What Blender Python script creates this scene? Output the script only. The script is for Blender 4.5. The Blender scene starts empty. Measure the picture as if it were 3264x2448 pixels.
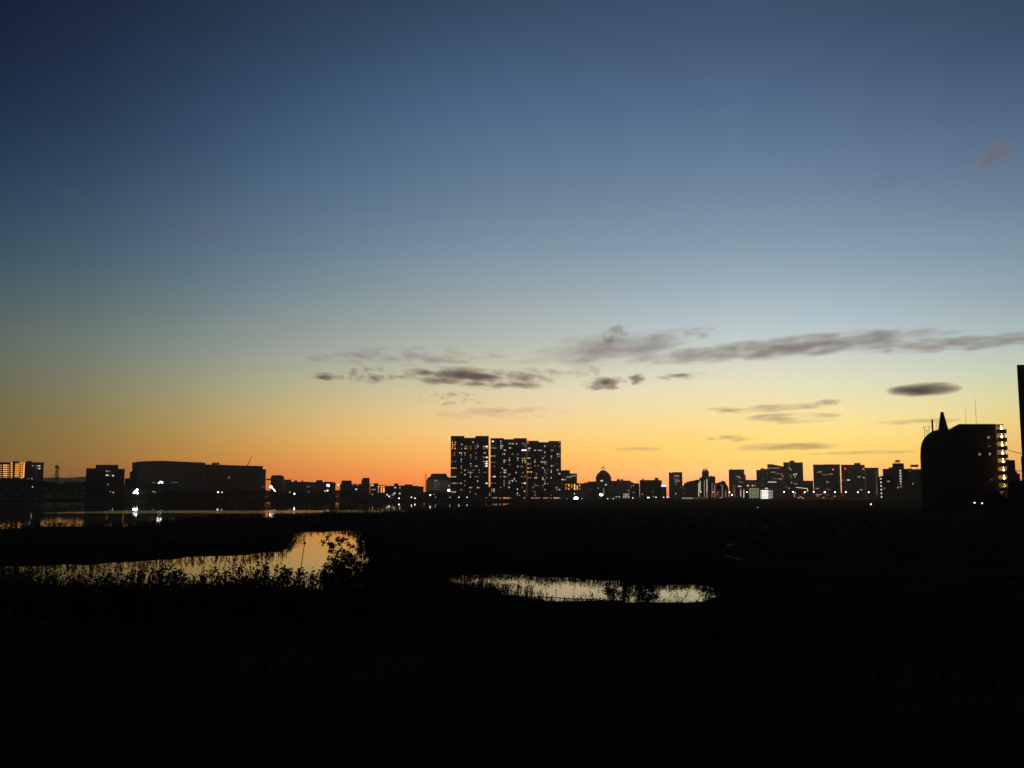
import bpy, bmesh, math, random
import numpy as np
from mathutils import Vector, Matrix

S = bpy.context.scene
COL = S.collection
R = random.Random(7)
NR = np.random.default_rng(11)

# ------------------------------------------------------------------ camera
HAZE = 5.0e-5
F, CX, PITCH, HORIZ, EYE = 2500.0, 1632.0, math.radians(5.0), 1583.0, 7.5
PROW = HORIZ - F * math.tan(PITCH)
cam = bpy.data.cameras.new('camera')
cam_o = bpy.data.objects.new('camera', cam)
COL.objects.link(cam_o)
cam.sensor_width = 36.0
cam.lens = 36.0 * F / 3264.0
cam.clip_start, cam.clip_end = 0.1, 60000
cam_o.location = (0, 0, EYE)
cam_o.rotation_euler = (math.pi / 2 + PITCH, 0, 0)
cam.shift_y = (PROW - 1224.0) / 3264.0
S.camera = cam_o


def ray(px, py):
    u, v = (px - CX) / F, (PROW - py) / F
    y = math.cos(PITCH) - v * math.sin(PITCH)
    z = math.sin(PITCH) + v * math.cos(PITCH)
    return u / y, z / y


def at(px, py, d):
    k, m = ray(px, py)
    return Vector((k * d, d, EYE + m * d))


def zat(py, d):
    return EYE + ray(CX, py)[1] * d


def xat(px, d, py=1560):
    return ray(px, py)[0] * d


# ------------------------------------------------------------------ materials
def lin(c):
    return tuple(((v / 255 + 0.055) / 1.055) ** 2.4 if v > 10 else v / 255 / 12.92 for v in c)


def newmat(name):
    m = bpy.data.materials.new(name)
    m.use_nodes = True
    return m, m.node_tree.nodes, m.node_tree.links


def surf(name, col, rough=0.8, var=0.35, scale=0.4, metallic=0.0, spec=0.3, detail=6):
    m, n, l = newmat(name)
    b = n['Principled BSDF']
    tc = n.new('ShaderNodeTexCoord')
    no = n.new('ShaderNodeTexNoise')
    no.inputs['Scale'].default_value = scale
    no.inputs['Detail'].default_value = detail
    l.new(tc.outputs['Object'], no.inputs['Vector'])
    r = n.new('ShaderNodeValToRGB')
    r.color_ramp.elements[0].position, r.color_ramp.elements[1].position = 0.3, 0.7
    r.color_ramp.elements[0].color = (*[c * (1 - var) for c in col], 1)
    r.color_ramp.elements[1].color = (*[min(1, c * (1 + var)) for c in col], 1)
    l.new(no.outputs['Fac'], r.inputs['Fac'])
    l.new(r.outputs['Color'], b.inputs['Base Color'])
    b.inputs['Roughness'].default_value = rough
    b.inputs['Metallic'].default_value = metallic
    b.inputs['Specular IOR Level'].default_value = spec
    return m


def glow(name, col, strength):
    m, n, l = newmat(name)
    b = n['Principled BSDF']
    b.inputs['Base Color'].default_value = (*[min(.6, c * .6) for c in col], 1)
    b.inputs['Emission Color'].default_value = (*col, 1)
    b.inputs['Emission Strength'].default_value = strength
    b.inputs['Roughness'].default_value = 0.4
    return m


M = {
    'concrete': surf('concrete', (.22, .21, .20), .85, .25, .15),
    'pale': surf('pale_concrete', (.42, .40, .37), .85, .2, .12),
    'dark': surf('dark_concrete', (.10, .095, .095), .85, .3, .15),
    'tile': surf('brown_tile', (.16, .11, .09), .7, .3, .3),
    'black': surf('charcoal_cladding', (.045, .042, .042), .8, .3, .2),
    'roof': surf('roof_membrane', (.10, .10, .10), .9, .3, .3),
    'metal': surf('galvanised_steel', (.25, .25, .26), .5, .2, 2, .6),
    'darkmetal': surf('painted_steel', (.05, .05, .05), .5, .2, 2, .3),
    'white': surf('white_paint', (.75, .74, .72), .5, .1, 2),
    'glass': surf('window_glass', (.03, .035, .04), .15, .2, .3, 0, .5),
    'bark': surf('bark', (.06, .048, .038), .95, .4, 6, 0, .1),
    'leaf': surf('leaves', (.032, .032, .018), .8, .45, 1.2, 0, .1),
    'reed': surf('reed_stems', (.10, .07, .05), .9, .5, .6, 0, .05),
    'grass': surf('grass_blades', (.040, .032, .024), .9, .5, .5, 0, .05),
    'soil': surf('grassy_soil', (.030, .023, .018), 1.0, .6, .18, 0, .0, 10),
    'asphalt': surf('asphalt', (.05, .05, .052), .9, .2, .6, 0, .1),
    'timber': surf('weathered_timber', (.07, .055, .042), .9, .4, 5, 0, .1),
    'hill': surf('wooded_slope', (.05, .055, .04), 1, .3, .002, 0, 0),
    'car': surf('car_paint', (.3, .3, .32), .3, .05, 1, .2),
}
G = {
    'w': glow('window_light_white', (1, .86, .68), 0.72),
    'd': glow('window_light_dim', (1, .80, .62), 0.25),
    'f': glow('window_light_faint', (1, .85, .68), 0.1),
    'W': glow('window_light_bright', (1, .95, .86), 2.0),
    'y': glow('window_light_yellow', (1, .72, .26), 0.75),
    'Y': glow('window_light_yellow_bright', (1, .82, .45), 1.5),
    'o': glow('window_light_orange', (1, .36, .055), 1.5),
    'O': glow('window_light_orange_dim', (1, .34, .05), 0.65),
    'p': glow('window_light_pink', (1, .32, .30), 0.5),
    'g': glow('window_light_green', (.82, .95, .48), 0.34),
    'a': glow('window_light_amber_faint', (1, .5, .16), 0.08),
    'b': glow('sign_light_blue', (.62, .74, 1), 1.6),
    'lamp': glow('lamp_white', (1, .96, .92), 5),
    'lamps': glow('lamp_white_small', (1, .95, .88), 2.2),
    'lampf': glow('lamp_white_faint', (1, .95, .88), 0.7),
    'flood': glow('floodlight_white', (.95, .97, 1), 14),
    'warm': glow('balcony_lamp_warm', (1, .52, .15), 24),
    'ylamp': glow('lamp_yellow', (1, .74, .35), 2),
    'red': glow('beacon_red', (1, .03, .08), 3),
    'redline': glow('rail_light_red', (1, .12, .16), 0.2),
}


# ------------------------------------------------------------------ helpers
def link(name, me, parent=None, mat=None):
    o = bpy.data.objects.new(name, me)
    COL.objects.link(o)
    if mat is not None:
        me.materials.clear()
        me.materials.append(mat)
    if parent is not None:
        o.parent = parent
    return o


def bm_obj(name, bm, mat, parent=None, smooth=False):
    me = bpy.data.meshes.new(name)
    bmesh.ops.recalc_face_normals(bm, faces=bm.faces[:])
    bm.to_mesh(me)
    bm.free()
    if smooth:
        for p in me.polygons:
            p.use_smooth = True
    return link(name, me, parent, mat)


def quads_obj(name, V, mat, parent=None):
    """V: (N,4,3) array of quads as one mesh."""
    V = np.asarray(V, dtype=np.float32)
    n = len(V)
    me = bpy.data.meshes.new(name)
    me.vertices.add(n * 4)
    me.vertices.foreach_set('co', V.reshape(-1))
    me.loops.add(n * 4)
    me.loops.foreach_set('vertex_index', np.arange(n * 4, dtype=np.int32))
    me.polygons.add(n)
    me.polygons.foreach_set('loop_start', np.arange(0, n * 4, 4, dtype=np.int32))
    me.update(calc_edges=True)
    me.validate()
    return link(name, me, parent, mat)


def tag(o, label=None, cat=None, group=None, kind=None):
    if label: o['label'] = label
    if cat: o['category'] = cat
    if group: o['group'] = group
    if kind: o['kind'] = kind
    return o


def thing(name, label, cat, loc=(0, 0, 0), rz=0.0, group=None):
    o = bpy.data.objects.new(name, None)
    o.empty_display_size = 0.5
    COL.objects.link(o)
    o.location = loc
    o.rotation_euler = (0, 0, rz)
    return tag(o, label, cat, group)


def box(bm, x0, x1, y0, y1, z0, z1):
    v = [bm.verts.new(p) for p in ((x0, y0, z0), (x1, y0, z0), (x1, y1, z0), (x0, y1, z0),
                                   (x0, y0, z1), (x1, y0, z1), (x1, y1, z1), (x0, y1, z1))]
    for f in ((0, 1, 2, 3), (4, 5, 6, 7), (0, 1, 5, 4), (1, 2, 6, 5), (2, 3, 7, 6), (3, 0, 4, 7)):
        bm.faces.new([v[i] for i in f])


def tube(bm, a, b, r0, r1=None, n=6, cap=True):
    a, b = Vector(a), Vector(b)
    r1 = r0 if r1 is None else r1
    d = (b - a).normalized()
    u = d.orthogonal().normalized()
    w = d.cross(u)
    A, B = [], []
    for i in range(n):
        t = 2 * math.pi * i / n
        q = u * math.cos(t) + w * math.sin(t)
        A.append(bm.verts.new(a + q * r0))
        B.append(bm.verts.new(b + q * r1))
    for i in range(n):
        j = (i + 1) % n
        bm.faces.new((A[i], A[j], B[j], B[i]))
    if cap:
        bm.faces.new(A)
        bm.faces.new(B)


def ball(bm, c, r, seg=10, sz=1.0):
    bmesh.ops.create_uvsphere(bm, u_segments=seg, v_segments=max(6, seg // 2 + 1), radius=r,
                              matrix=Matrix.Translation(c) @ Matrix.Diagonal((1, 1, sz, 1)))


def prism(bm, pts, y0, y1):
    """pts: closed outline [(x, z)] extruded from y0 to y1."""
    a = [bm.verts.new((x, y0, z)) for x, z in pts]
    b = [bm.verts.new((x, y1, z)) for x, z in pts]
    bm.faces.new(a)
    bm.faces.new(b)
    for i in range(len(pts)):
        j = (i + 1) % len(pts)
        bm.faces.new((a[i], a[j], b[j], b[i]))


UNIT = {}


def unit_window(key):
    if key not in UNIT:
        bm = bmesh.new()
        box(bm, -.5, .5, -.12, .10, -.5, .5)
        me = bpy.data.meshes.new('window_' + key)
        bmesh.ops.recalc_face_normals(bm, faces=bm.faces[:])
        bm.to_mesh(me)
        bm.free()
        me.materials.append(M['glass'] if key == 'glass' else G[key])
        UNIT[key] = me
    return UNIT[key]


class Building:
    """A building whose front runs from pixel column px0 at distance d0 to px1 at d1."""

    def __init__(s, name, label, cat, px0, px1, d0, d1=None, depth=18, base=2.0, mat='concrete', group=None):
        if d1 is None or d1 == d0:   # front square to the line of sight
            k0, k1 = ray(px0, 1560)[0], ray(px1, 1560)[0]
            a = math.atan((k0 + k1) / 2)
            d1 = d0 - d0 * (k1 - k0) / (math.cos(a) + k1 * math.sin(a)) * math.sin(a)
        s.A = Vector((xat(px0, d0), d0))
        s.B = Vector((xat(px1, d1), d1))
        s.dir = (s.B - s.A).normalized()
        s.base, s.depth, s.mat = base, depth, mat
        s.rz = math.atan2(s.dir.y, s.dir.x)
        s.root = thing(name, label, cat, (s.A.x, s.A.y, base), s.rz, group)
        s.px0, s.px1 = px0, px1
        s.windows = 0

    def loc(s, px, py):
        k, m = ray(px, py)
        t = (k * s.A.y - s.A.x) / (s.dir.x - k * s.dir.y)
        d = s.A.y + s.dir.y * t
        return t, EYE + m * d - s.base, d

    def wall(s, tops, roof=True, lip=.25, roofmat='roof'):
        """tops: [(pxa, pxb, py)] left to right, one flat (or sloping: py a pair) stretch each."""
        out = []
        for a, b, t in tops:
            ta, tb = t if isinstance(t, tuple) else (t, t)
            out += [s.loc(a, ta)[:2], s.loc(b, tb)[:2]]
        x0, x1 = out[0][0], out[-1][0]
        bm = bmesh.new()
        prism(bm, [(x0, -3)] + out + [(x1, -3)], 0, s.depth)
        o = bm_obj('wall', bm, M[s.mat], s.root)
        if roof:
            bm = bmesh.new()
            for i in range(0, len(out), 2):
                (xa, za), (xb, zb) = out[i], out[i + 1]
                pts = [(xa + .05, za), (xb - .05, zb), (xb - .05, zb + lip), (xa + .05, za + lip)]
                prism(bm, pts, -.12, s.depth + .1)
            bm_obj('roof', bm, M[roofmat], s.root)
        return o

    def block(s, name, pxa, pxb, pytop, pybase, y0=3.0, y1=8.0, mat='dark'):
        xa, z1, _ = s.loc(pxa, pytop)
        xb = s.loc(pxb, pytop)[0]
        z0 = s.loc(pxa, pybase)[1]
        bm = bmesh.new()
        box(bm, xa, xb, y0, y1, z0, z1)
        return bm_obj(name, bm, M[mat], s.root)

    def win(s, px, py, w=5, h=4.5, key='w', name='window', y=0.0):
        x, z, d = s.loc(px, py)
        u = d / F
        o = link(name, unit_window(key), s.root)
        o.location = (x, y, z)
        o.scale = (w * u, 1, h * u)
        s.windows += 1
        return o

    def row(s, xs, py, **k):
        for x in xs:
            s.win(x, py, **k)

    def lit_line(s, pxa, pxb, py, h=2.5, key='d', name='window'):
        s.win((pxa + pxb) / 2, py, pxb - pxa, h, key, name)

    def dark_grid(s, pxa, pxb, pya, pyb, nx, ny):
        if nx * ny <= 100:
            return None
        xa, z1, _ = s.loc(pxa, pya)
        xb, z0, _ = s.loc(pxb, pyb)
        Q = []
        dx, dz = (xb - xa) / nx, (z1 - z0) / ny
        for j in range(ny):
            for i in range(nx):
                a, b = xa + dx * (i + .18), xa + dx * (i + .82)
                c, e = z0 + dz * (j + .22), z0 + dz * (j + .78)
                Q.append(((a, -.02, c), (b, -.02, c), (b, -.02, e), (a, -.02, e)))
        o = quads_obj('window', Q, M['glass'], s.root)
        if nx * ny > 100:
            o['kind'] = 'stuff'
        return o

    def ledges(s, pxa, pxb, pya, pyb, n, deep=.5, thick=.35):
        bm = bmesh.new()
        xa, z1, _ = s.loc(pxa, pya)
        xb, z0, _ = s.loc(pxb, pyb)
        for i in range(n):
            z = z0 + (z1 - z0) * i / (n - 1)
            box(bm, xa + .1, xb - .1, -deep, -.003, z - thick, z)
        return bm_obj('balcony', bm, M[s.mat], s.root)

    def antenna(s, px, pytop, pybase, r=.12, name='antenna', y=4):
        x, z1, _ = s.loc(px, pytop)
        z0 = s.loc(px, pybase)[1]
        bm = bmesh.new()
        tube(bm, (x, y, z0), (x, y, z1), r, r * .6, 6)
        return bm_obj(name, bm, M['darkmetal'], s.root)

    def beacon(s, px, py, r=1.0, key='red'):
        x, z, _ = s.loc(px, py)
        bm = bmesh.new()
        ball(bm, (x, -.4, z), r, 10)
        return bm_obj('beacon', bm, G[key], s.root)


# ------------------------------------------------------------------ sky
def build_world():
    w = bpy.data.worlds.new('World')
    S.world = w
    w.use_nodes = True
    nt = w.node_tree
    n, l = nt.nodes, nt.links
    bg = n['Background']
    tc = n.new('ShaderNodeTexCoord')
    sx = n.new('ShaderNodeSeparateXYZ')
    l.new(tc.outputs['Generated'], sx.inputs[0])

    def math_(op, a, b=None):
        m = n.new('ShaderNodeMath')
        m.operation = op
        for i, v in enumerate((a, b)):
            if v is None: continue
            if isinstance(v, (int, float)): m.inputs[i].default_value = v
            else: l.new(v, m.inputs[i])
        return m.outputs[0]
    az = math_('ARCTAN2', sx.outputs['X'], sx.outputs['Y'])
    el = math_('ARCSINE', sx.outputs['Z'])
    lo, hi = -0.1, 1.6
    fac = math_('DIVIDE', math_('SUBTRACT', el, lo), hi - lo)

    def ramp(stops):
        r = n.new('ShaderNodeValToRGB')
        cr = r.color_ramp
        cr.interpolation = 'LINEAR'
        stops = sorted(stops)
        while len(cr.elements) < len(stops):
            cr.elements.new(0.5)
        for e, (p, c) in zip(cr.elements, stops):
            e.position = (p - lo) / (hi - lo)
            # the haze box takes some of the low sky away again; the sky beyond it is that much brighter
            k = math.exp(HAZE * min(6200, 182 / max(math.sin(p), .02)) * .8) / 1.35 if p > -.02 else .8
            e.color = (*[v * k for v in lin(c)], 1)
        l.new(fac, r.inputs['Fac'])
        return r.outputs['Color']

    cols = {
        200: {0: (26, 37, 58), 200: (33, 47, 72), 400: (40, 58, 84), 600: (53, 75, 99), 800: (67, 91, 107), 915: (80, 101, 109),
              1050: (100, 114, 110), 1150: (113, 120, 105), 1250: (124, 119, 88), 1350: (132, 114, 68), 1430: (138, 108, 55),
              1500: (138, 95, 45), 1560: (122, 72, 36), 1583: (100, 56, 30)},
        900: {0: (41, 57, 78), 200: (51, 73, 100), 400: (64, 88, 121), 615: (86, 108, 136), 800: (104, 124, 144), 950: (122, 142, 151),
              1050: (141, 154, 151), 1150: (162, 167, 152), 1250: (187, 177, 136), 1350: (209, 174, 106), 1450: (221, 151, 67),
              1530: (222, 120, 48), 1583: (190, 92, 45)},
        1330: {0: (50, 68, 93), 300: (71, 95, 129), 615: (99, 120, 146), 800: (120, 139, 157), 1015: (154, 166, 166), 1150: (182, 184, 166),
               1250: (210, 196, 152), 1330: (238, 200, 138), 1390: (253, 197, 116), 1450: (255, 177, 86), 1510: (255, 147, 66), 1550: (250, 124, 54), 1583: (225, 98, 48)},
        1620: {0: (56, 75, 102), 300: (78, 101, 136), 615: (107, 127, 152), 800: (131, 149, 166), 1015: (166, 176, 176),
               1150: (196, 196, 174), 1250: (228, 212, 176), 1330: (243, 208, 158), 1390: (248, 202, 122), 1465: (253, 180, 85),
               1530: (252, 144, 62), 1583: (232, 110, 55)},
        2400: {0: (62, 79, 107), 300: (85, 106, 140), 615: (118, 137, 164), 800: (141, 158, 175), 950: (165, 184, 197),
               1050: (190, 205, 209), 1150: (214, 217, 202), 1250: (240, 229, 188), 1350: (252, 222, 134), 1430: (254, 215, 104),
               1490: (254, 193, 86), 1545: (249, 155, 66), 1583: (234, 115, 55)},
        2800: {0: (59, 76, 103), 300: (81, 102, 136), 600: (113, 132, 159), 800: (137, 155, 171), 950: (159, 178, 189), 1050: (184, 199, 203),
               1150: (208, 214, 200), 1250: (234, 224, 184), 1330: (254, 230, 158), 1390: (260, 232, 134), 1440: (260, 216, 102), 1490: (258, 196, 84), 1550: (246, 152, 64), 1583: (220, 108, 52)},
        3200: {0: (54, 71, 97), 300: (77, 97, 130), 600: (108, 126, 152), 800: (131, 151, 167), 950: (151, 169, 179),
               1050: (171, 187, 190), 1150: (193, 205, 190), 1250: (216, 213, 166), 1320: (234, 213, 140), 1400: (238, 198, 110),
               1500: (230, 158, 75), 1583: (200, 102, 50)},
    }
    tops = {200: (14, 20, 36), 900: (26, 36, 54), 1330: (31, 42, 62), 1620: (34, 46, 68), 2400: (36, 48, 70), 2800: (34, 46, 67), 3200: (32, 44, 64)}
    # even out the measured columns: common elevations, finer azimuths
    els = [-.012, 0, .008, .02, .035, .055, .08, .105, .135, .17, .21, .26, .31, .36, .41, .47, .53, .58, .64]
    A, T = [], []
    for px, d in cols.items():
        st = sorted((math.atan2(ray(px, py)[1], math.hypot(1, ray(px, py)[0])), c) for py, c in d.items())
        st = [(-.012, st[0][1])] + st
        A.append(math.atan(ray(px, 1400)[0]))
        T.append([[np.interp(e, [q[0] for q in st], [q[1][j] for q in st]) for j in range(3)] for e in els])
    A, T = np.array(A), np.array(T)
    fine = np.linspace(A[0] - .12, A[-1] + .12, 41)
    lin_t = np.array([[[np.interp(f, A, T[:, i, j]) for j in range(3)] for i in range(len(els))] for f in fine])
    sl0 = (T[1] - T[0]) / (A[1] - A[0])
    sl1 = (T[-1] - T[-2]) / (A[-1] - A[-2])
    for q, f in enumerate(fine):
        if f < A[0]: lin_t[q] = np.maximum(T[0] + sl0 * (f - A[0]), T[0] * .55)
        if f > A[-1]: lin_t[q] = T[-1] + sl1 * (f - A[-1])
    ker = np.exp(-.5 * (np.arange(-8, 9) / 2.2) ** 2)
    ker /= ker.sum()
    pad = np.concatenate([lin_t[:1]] * 8 + [lin_t] + [lin_t[-1:]] * 8)
    sm = np.array([sum(ker[k] * pad[q + k] for k in range(17)) for q in range(41)])
    keys = []
    for q in range(1, 41, 3):
        st = []
        for i, e in enumerate(els):
            t = min(1, max(0, (e - .22) / .12))
            st.append((e, tuple(sm[q, i] * (1 - t * np.array([.028, -.004, .015])))))
        tp = np.array([np.interp(fine[q], A, [tops[p][j] for p in cols]) for j in range(3)])
        st += [(1.15, tuple(tp)), (1.6, (24, 33, 52)), (-.03, (30, 18, 14)), (-.09, (6, 5, 5))]
        keys.append((fine[q], ramp(st)))
    back = [(-.09, (5, 5, 5)), (-.01, (12, 12, 14)), (.03, (20, 20, 25)), (.2, (24, 26, 36)), (.5, (22, 27, 42)), (1.15, (22, 30, 48)), (1.6, (24, 33, 52))]
    b0 = ramp(back)
    seq = [(-1.9, b0)] + keys + [(2.1, b0)]
    cur = seq[0][1]
    for (a0, c0), (a1, c1) in zip(seq, seq[1:]):
        mr = n.new('ShaderNodeMapRange')
        mr.inputs['From Min'].default_value = a0
        mr.inputs['From Max'].default_value = a1
        l.new(az, mr.inputs['Value'])
        mx = n.new('ShaderNodeMix')
        mx.data_type = 'RGBA'
        l.new(mr.outputs['Result'], mx.inputs['Factor'])
        l.new(cur, mx.inputs[6])
        l.new(c1, mx.inputs[7])
        cur = mx.outputs[2]
    sky = n.new('ShaderNodeTexSky')
    sky.sky_type = 'NISHITA'
    sky.sun_disc = False
    sky.sun_elevation = math.radians(-5)
    sky.sun_rotation = math.radians(17)
    bg2 = n.new('ShaderNodeBackground')
    bg2.inputs['Strength'].default_value = 0.05
    l.new(sky.outputs['Color'], bg2.inputs['Color'])
    add = n.new('ShaderNodeAddShader')
    l.new(cur, bg.inputs['Color'])
    bg.inputs['Strength'].default_value = 1.35
    l.new(bg.outputs[0], add.inputs[0])
    l.new(bg2.outputs[0], add.inputs[1])
    l.new(add.outputs[0], n['World Output'].inputs['Surface'])
    w.cycles.sampling_method = 'MANUAL'
    w.cycles.sample_map_resolution = 512


build_world()
S.view_settings.view_transform = 'Standard'
S.view_settings.look = 'None'
S.view_settings.exposure = 0
S.view_settings.gamma = 1
S.render.engine = 'CYCLES'
S.cycles.use_denoising = True
S.cycles.volume_bounces = 0
S.cycles.max_bounces = 4
S.cycles.diffuse_bounces = 1
S.cycles.glossy_bounces = 3
S.cycles.transparent_max_bounces = 16
S.cycles.sample_clamp_indirect = 3
S.cycles.volume_max_steps = 256

# ------------------------------------------------------------------ water outlines (plan view, metres)
def occl(px, py, h):
    """where an edge seen at (px, py) stands, when what hides the water there is h high (h < 0: seen in the mirror)."""
    d = (EYE - h) * F / (py - HORIZ)
    return (xat(px, d, py), d)


POND = [occl(x, y, -h) for x, y, h in ((-220, 1812, .9), (0, 1806, .9), (300, 1801, .9), (420, 1793, .9), (600, 1784, 1.0), (800, 1773, 1.1), (920, 1763, 1.3),
                                       (938, 1742, 1.5), (943, 1718, 1.5), (980, 1709, 1.5), (1060, 1707, 1.5), (1110, 1713, 1.5), (1150, 1740, 1.5), (1185, 1800, 1.5))] + \
       [occl(x, y, 2.0) for x, y in ((1185, 1872), (1050, 1866), (950, 1862), (800, 1848), (600, 1845), (450, 1846), (300, 1838),
                                     (150, 1832), (0, 1824), (-220, 1820))]
POOL = [occl(x, y, -.7) for x, y in ((1400, 1822), (1460, 1828), (1650, 1838), (1800, 1846), (1850, 1838), (1980, 1848), (1995, 1866), (2080, 1866),
                                      (2200, 1866), (2270, 1880), (2300, 1890))] + \
       [occl(x, y, .8) for x, y in ((2300, 1892), (2250, 1905), (2180, 1913), (2110, 1904), (2060, 1908), (1990, 1900), (1900, 1907), (1800, 1901), (1700, 1893), (1640, 1890), (1560, 1880), (1460, 1862), (1400, 1850))]
RIVER = [occl(x, y, 1.5) for x, y in ((-500, 1674), (0, 1669), (210, 1665), (440, 1662), (520, 1655), (640, 1644), (800, 1641), (900, 1639),
                                      (980, 1635), (1020, 1630), (1250, 1624), (1440, 1617), (1560, 1611))] + \
        [(20, 1245), (-500, 1252), (-1100, 1252), (-1600, 1100)]


def sdf(P, poly):
    """signed distance of points P (N,2) to a closed outline; negative inside."""
    P = np.asarray(P, float)
    poly = np.asarray(poly, float)
    best = np.full(len(P), 1e9)
    inside = np.zeros(len(P), bool)
    for a, b in zip(poly, np.roll(poly, -1, 0)):
        ab = b - a
        t = np.clip(((P - a) @ ab) / (ab @ ab + 1e-9), 0, 1)
        q = a + t[:, None] * ab
        best = np.minimum(best, np.hypot(*(P - q).T))
        cond = (a[1] > P[:, 1]) != (b[1] > P[:, 1])
        with np.errstate(divide='ignore', invalid='ignore'):
            xi = a[0] + (P[:, 1] - a[1]) * (b[0] - a[0]) / (b[1] - a[1] + 1e-12)
        inside ^= cond & (P[:, 0] < xi)
    return np.where(inside, -best, best)


def water_sd(P):
    return np.minimum(np.minimum(sdf(P, POND), sdf(P, POOL)), sdf(P, RIVER))


def vnoise(x, y, s, seed=0):
    """smooth value noise"""
    x, y = np.asarray(x) / s, np.asarray(y) / s
    xi, yi = np.floor(x).astype(int), np.floor(y).astype(int)
    fx, fy = x - xi, y - yi
    fx, fy = fx * fx * (3 - 2 * fx), fy * fy * (3 - 2 * fy)

    def h(a, b):
        v = np.sin(a * 127.1 + b * 311.7 + seed * 74.7) * 43758.5453
        return v - np.floor(v)
    return (h(xi, yi) * (1 - fx) + h(xi + 1, yi) * fx) * (1 - fy) + (h(xi, yi + 1) * (1 - fx) + h(xi + 1, yi + 1) * fx) * fy


def ground_z(P):
    P = np.asarray(P, float)
    x, y = P[:, 0], P[:, 1]
    sd = water_sd(P)
    sd = sd + np.where(y < 120, (vnoise(x, y, 2.6, 6) - .5) * 1.5 + (vnoise(x, y, 1.1, 7) - .5) * .8, 0)
    wob = (vnoise(x, y, 9, 1) - .5) * .5 + (vnoise(x, y, 3, 2) - .5) * .25
    land = .75 + wob + np.clip((y - 300) / 900, 0, 1) * 1.2
    # levee under and beside the viewer
    t = np.clip((34 - y) / 26, 0, 1)
    t = t * t * (3 - 2 * t)
    land = land + t * 4.95
    # rising ground to the right towards the far embankment
    land = land + np.clip((x - 25 - y * .05) / 90, 0, 1) * np.clip((y - 90) / 300, 0, 1) * 1.6
    land = land + np.where(y < 57, .28 * np.exp(-((sd - 1.8) / 1.6) ** 2), 0) * np.clip((x + 12) / 6, 0, 1)
    k = np.clip((sd + 1.0) / 2.0, 0, 1)
    k = k * k * (3 - 2 * k)
    far = np.clip((sd + 2) / 9, 0, 1)
    k = np.where(y > 150, far * far * (3 - 2 * far), k)
    return -1.2 + (land + 1.2) * k


def build_ground():
    def axis(parts):
        out = []
        for a, b, st in parts:
            out += list(np.arange(a, b, st))
        return np.array(out + [parts[-1][1]])
    xs = axis([(-6000, -1500, 300), (-1500, -300, 40), (-300, -70, 6), (-70, 70, 1.0), (70, 300, 6), (300, 1500, 60), (1500, 6000, 300)])
    ys = axis([(-6000, -200, 400), (-200, -10, 20), (-10, 40, 1.5), (40, 130, 1.0), (130, 420, 3), (420, 1350, 15), (1350, 6000, 300)])
    X, Y = np.meshgrid(xs, ys)
    P = np.stack([X.ravel(), Y.ravel()], 1)
    Z = ground_z(P)
    nx, ny = len(xs), len(ys)
    V = np.column_stack([P, Z])
    idx = np.arange(nx * ny).reshape(ny, nx)
    Fq = np.stack([idx[:-1, :-1], idx[:-1, 1:], idx[1:, 1:], idx[1:, :-1]], -1).reshape(-1, 4)
    me = bpy.data.meshes.new('ground')
    me.from_pydata(V.tolist(), [], Fq.tolist())
    for p in me.polygons:
        p.use_smooth = True
    tag(link('ground', me, None, M['soil']), kind='structure')


build_ground()


def build_water():
    m, n, l = newmat('still_water')
    b = n['Principled BSDF']
    b.inputs['Base Color'].default_value = (.006, .008, .007, 1)
    b.inputs['Roughness'].default_value = .02
    b.inputs['IOR'].default_value = 1.33
    geo = n.new('ShaderNodeNewGeometry')
    sep = n.new('ShaderNodeSeparateXYZ')
    l.new(geo.outputs['Position'], sep.inputs[0])
    mp = n.new('ShaderNodeMapping')
    mp.inputs['Scale'].default_value = (.5, .8, 1)
    l.new(geo.outputs['Position'], mp.inputs['Vector'])
    no = n.new('ShaderNodeTexNoise')
    no.inputs['Scale'].default_value = 1.0
    no.inputs['Detail'].default_value = 3
    l.new(mp.outputs[0], no.inputs['Vector'])
    # a strip of wind ripples out on the river
    big = n.new('ShaderNodeTexNoise')
    big.inputs['Scale'].default_value = .012
    l.new(geo.outputs['Position'], big.inputs['Vector'])

    def rng(src, a, b_, c, d):
        r = n.new('ShaderNodeMapRange')
        r.interpolation_type = 'SMOOTHSTEP'
        for k, v in zip(('From Min', 'From Max', 'To Min', 'To Max'), (a, b_, c, d)):
            r.inputs[k].default_value = v
        l.new(src, r.inputs['Value'])
        return r.outputs['Result']

    def mul(a, b_):
        q = n.new('ShaderNodeMath')
        q.operation = 'MULTIPLY'
        for i, v in enumerate((a, b_)):
            if isinstance(v, float): q.inputs[i].default_value = v
            else: l.new(v, q.inputs[i])
        return q.outputs[0]
    strip = mul(rng(sep.outputs['Y'], 345, 375, 0, 1), rng(sep.outputs['Y'], 415, 440, 1, 0))
    strip = mul(strip, rng(big.outputs['Fac'], .3, .55, .35, 1.0))
    strip = mul(strip, rng(sep.outputs['X'], -230, -190, 0, 1))
    dist = n.new('ShaderNodeMath')
    dist.operation = 'MULTIPLY_ADD'
    l.new(strip, dist.inputs[0])
    dist.inputs[1].default_value = .13
    dist.inputs[2].default_value = .003
    bp = n.new('ShaderNodeBump')
    bp.inputs['Strength'].default_value = 1.0
    l.new(dist.outputs[0], bp.inputs['Distance'])
    l.new(no.outputs['Fac'], bp.inputs['Height'])
    l.new(bp.outputs[0], b.inputs['Normal'])
    bm = bmesh.new()
    v = [bm.verts.new(p) for p in ((-2600, 30, 0), (900, 30, 0), (900, 1330, 0), (-2600, 1330, 0))]
    bm.faces.new(v)
    tag(bm_obj('water', bm, m), kind='structure')


build_water()


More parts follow.
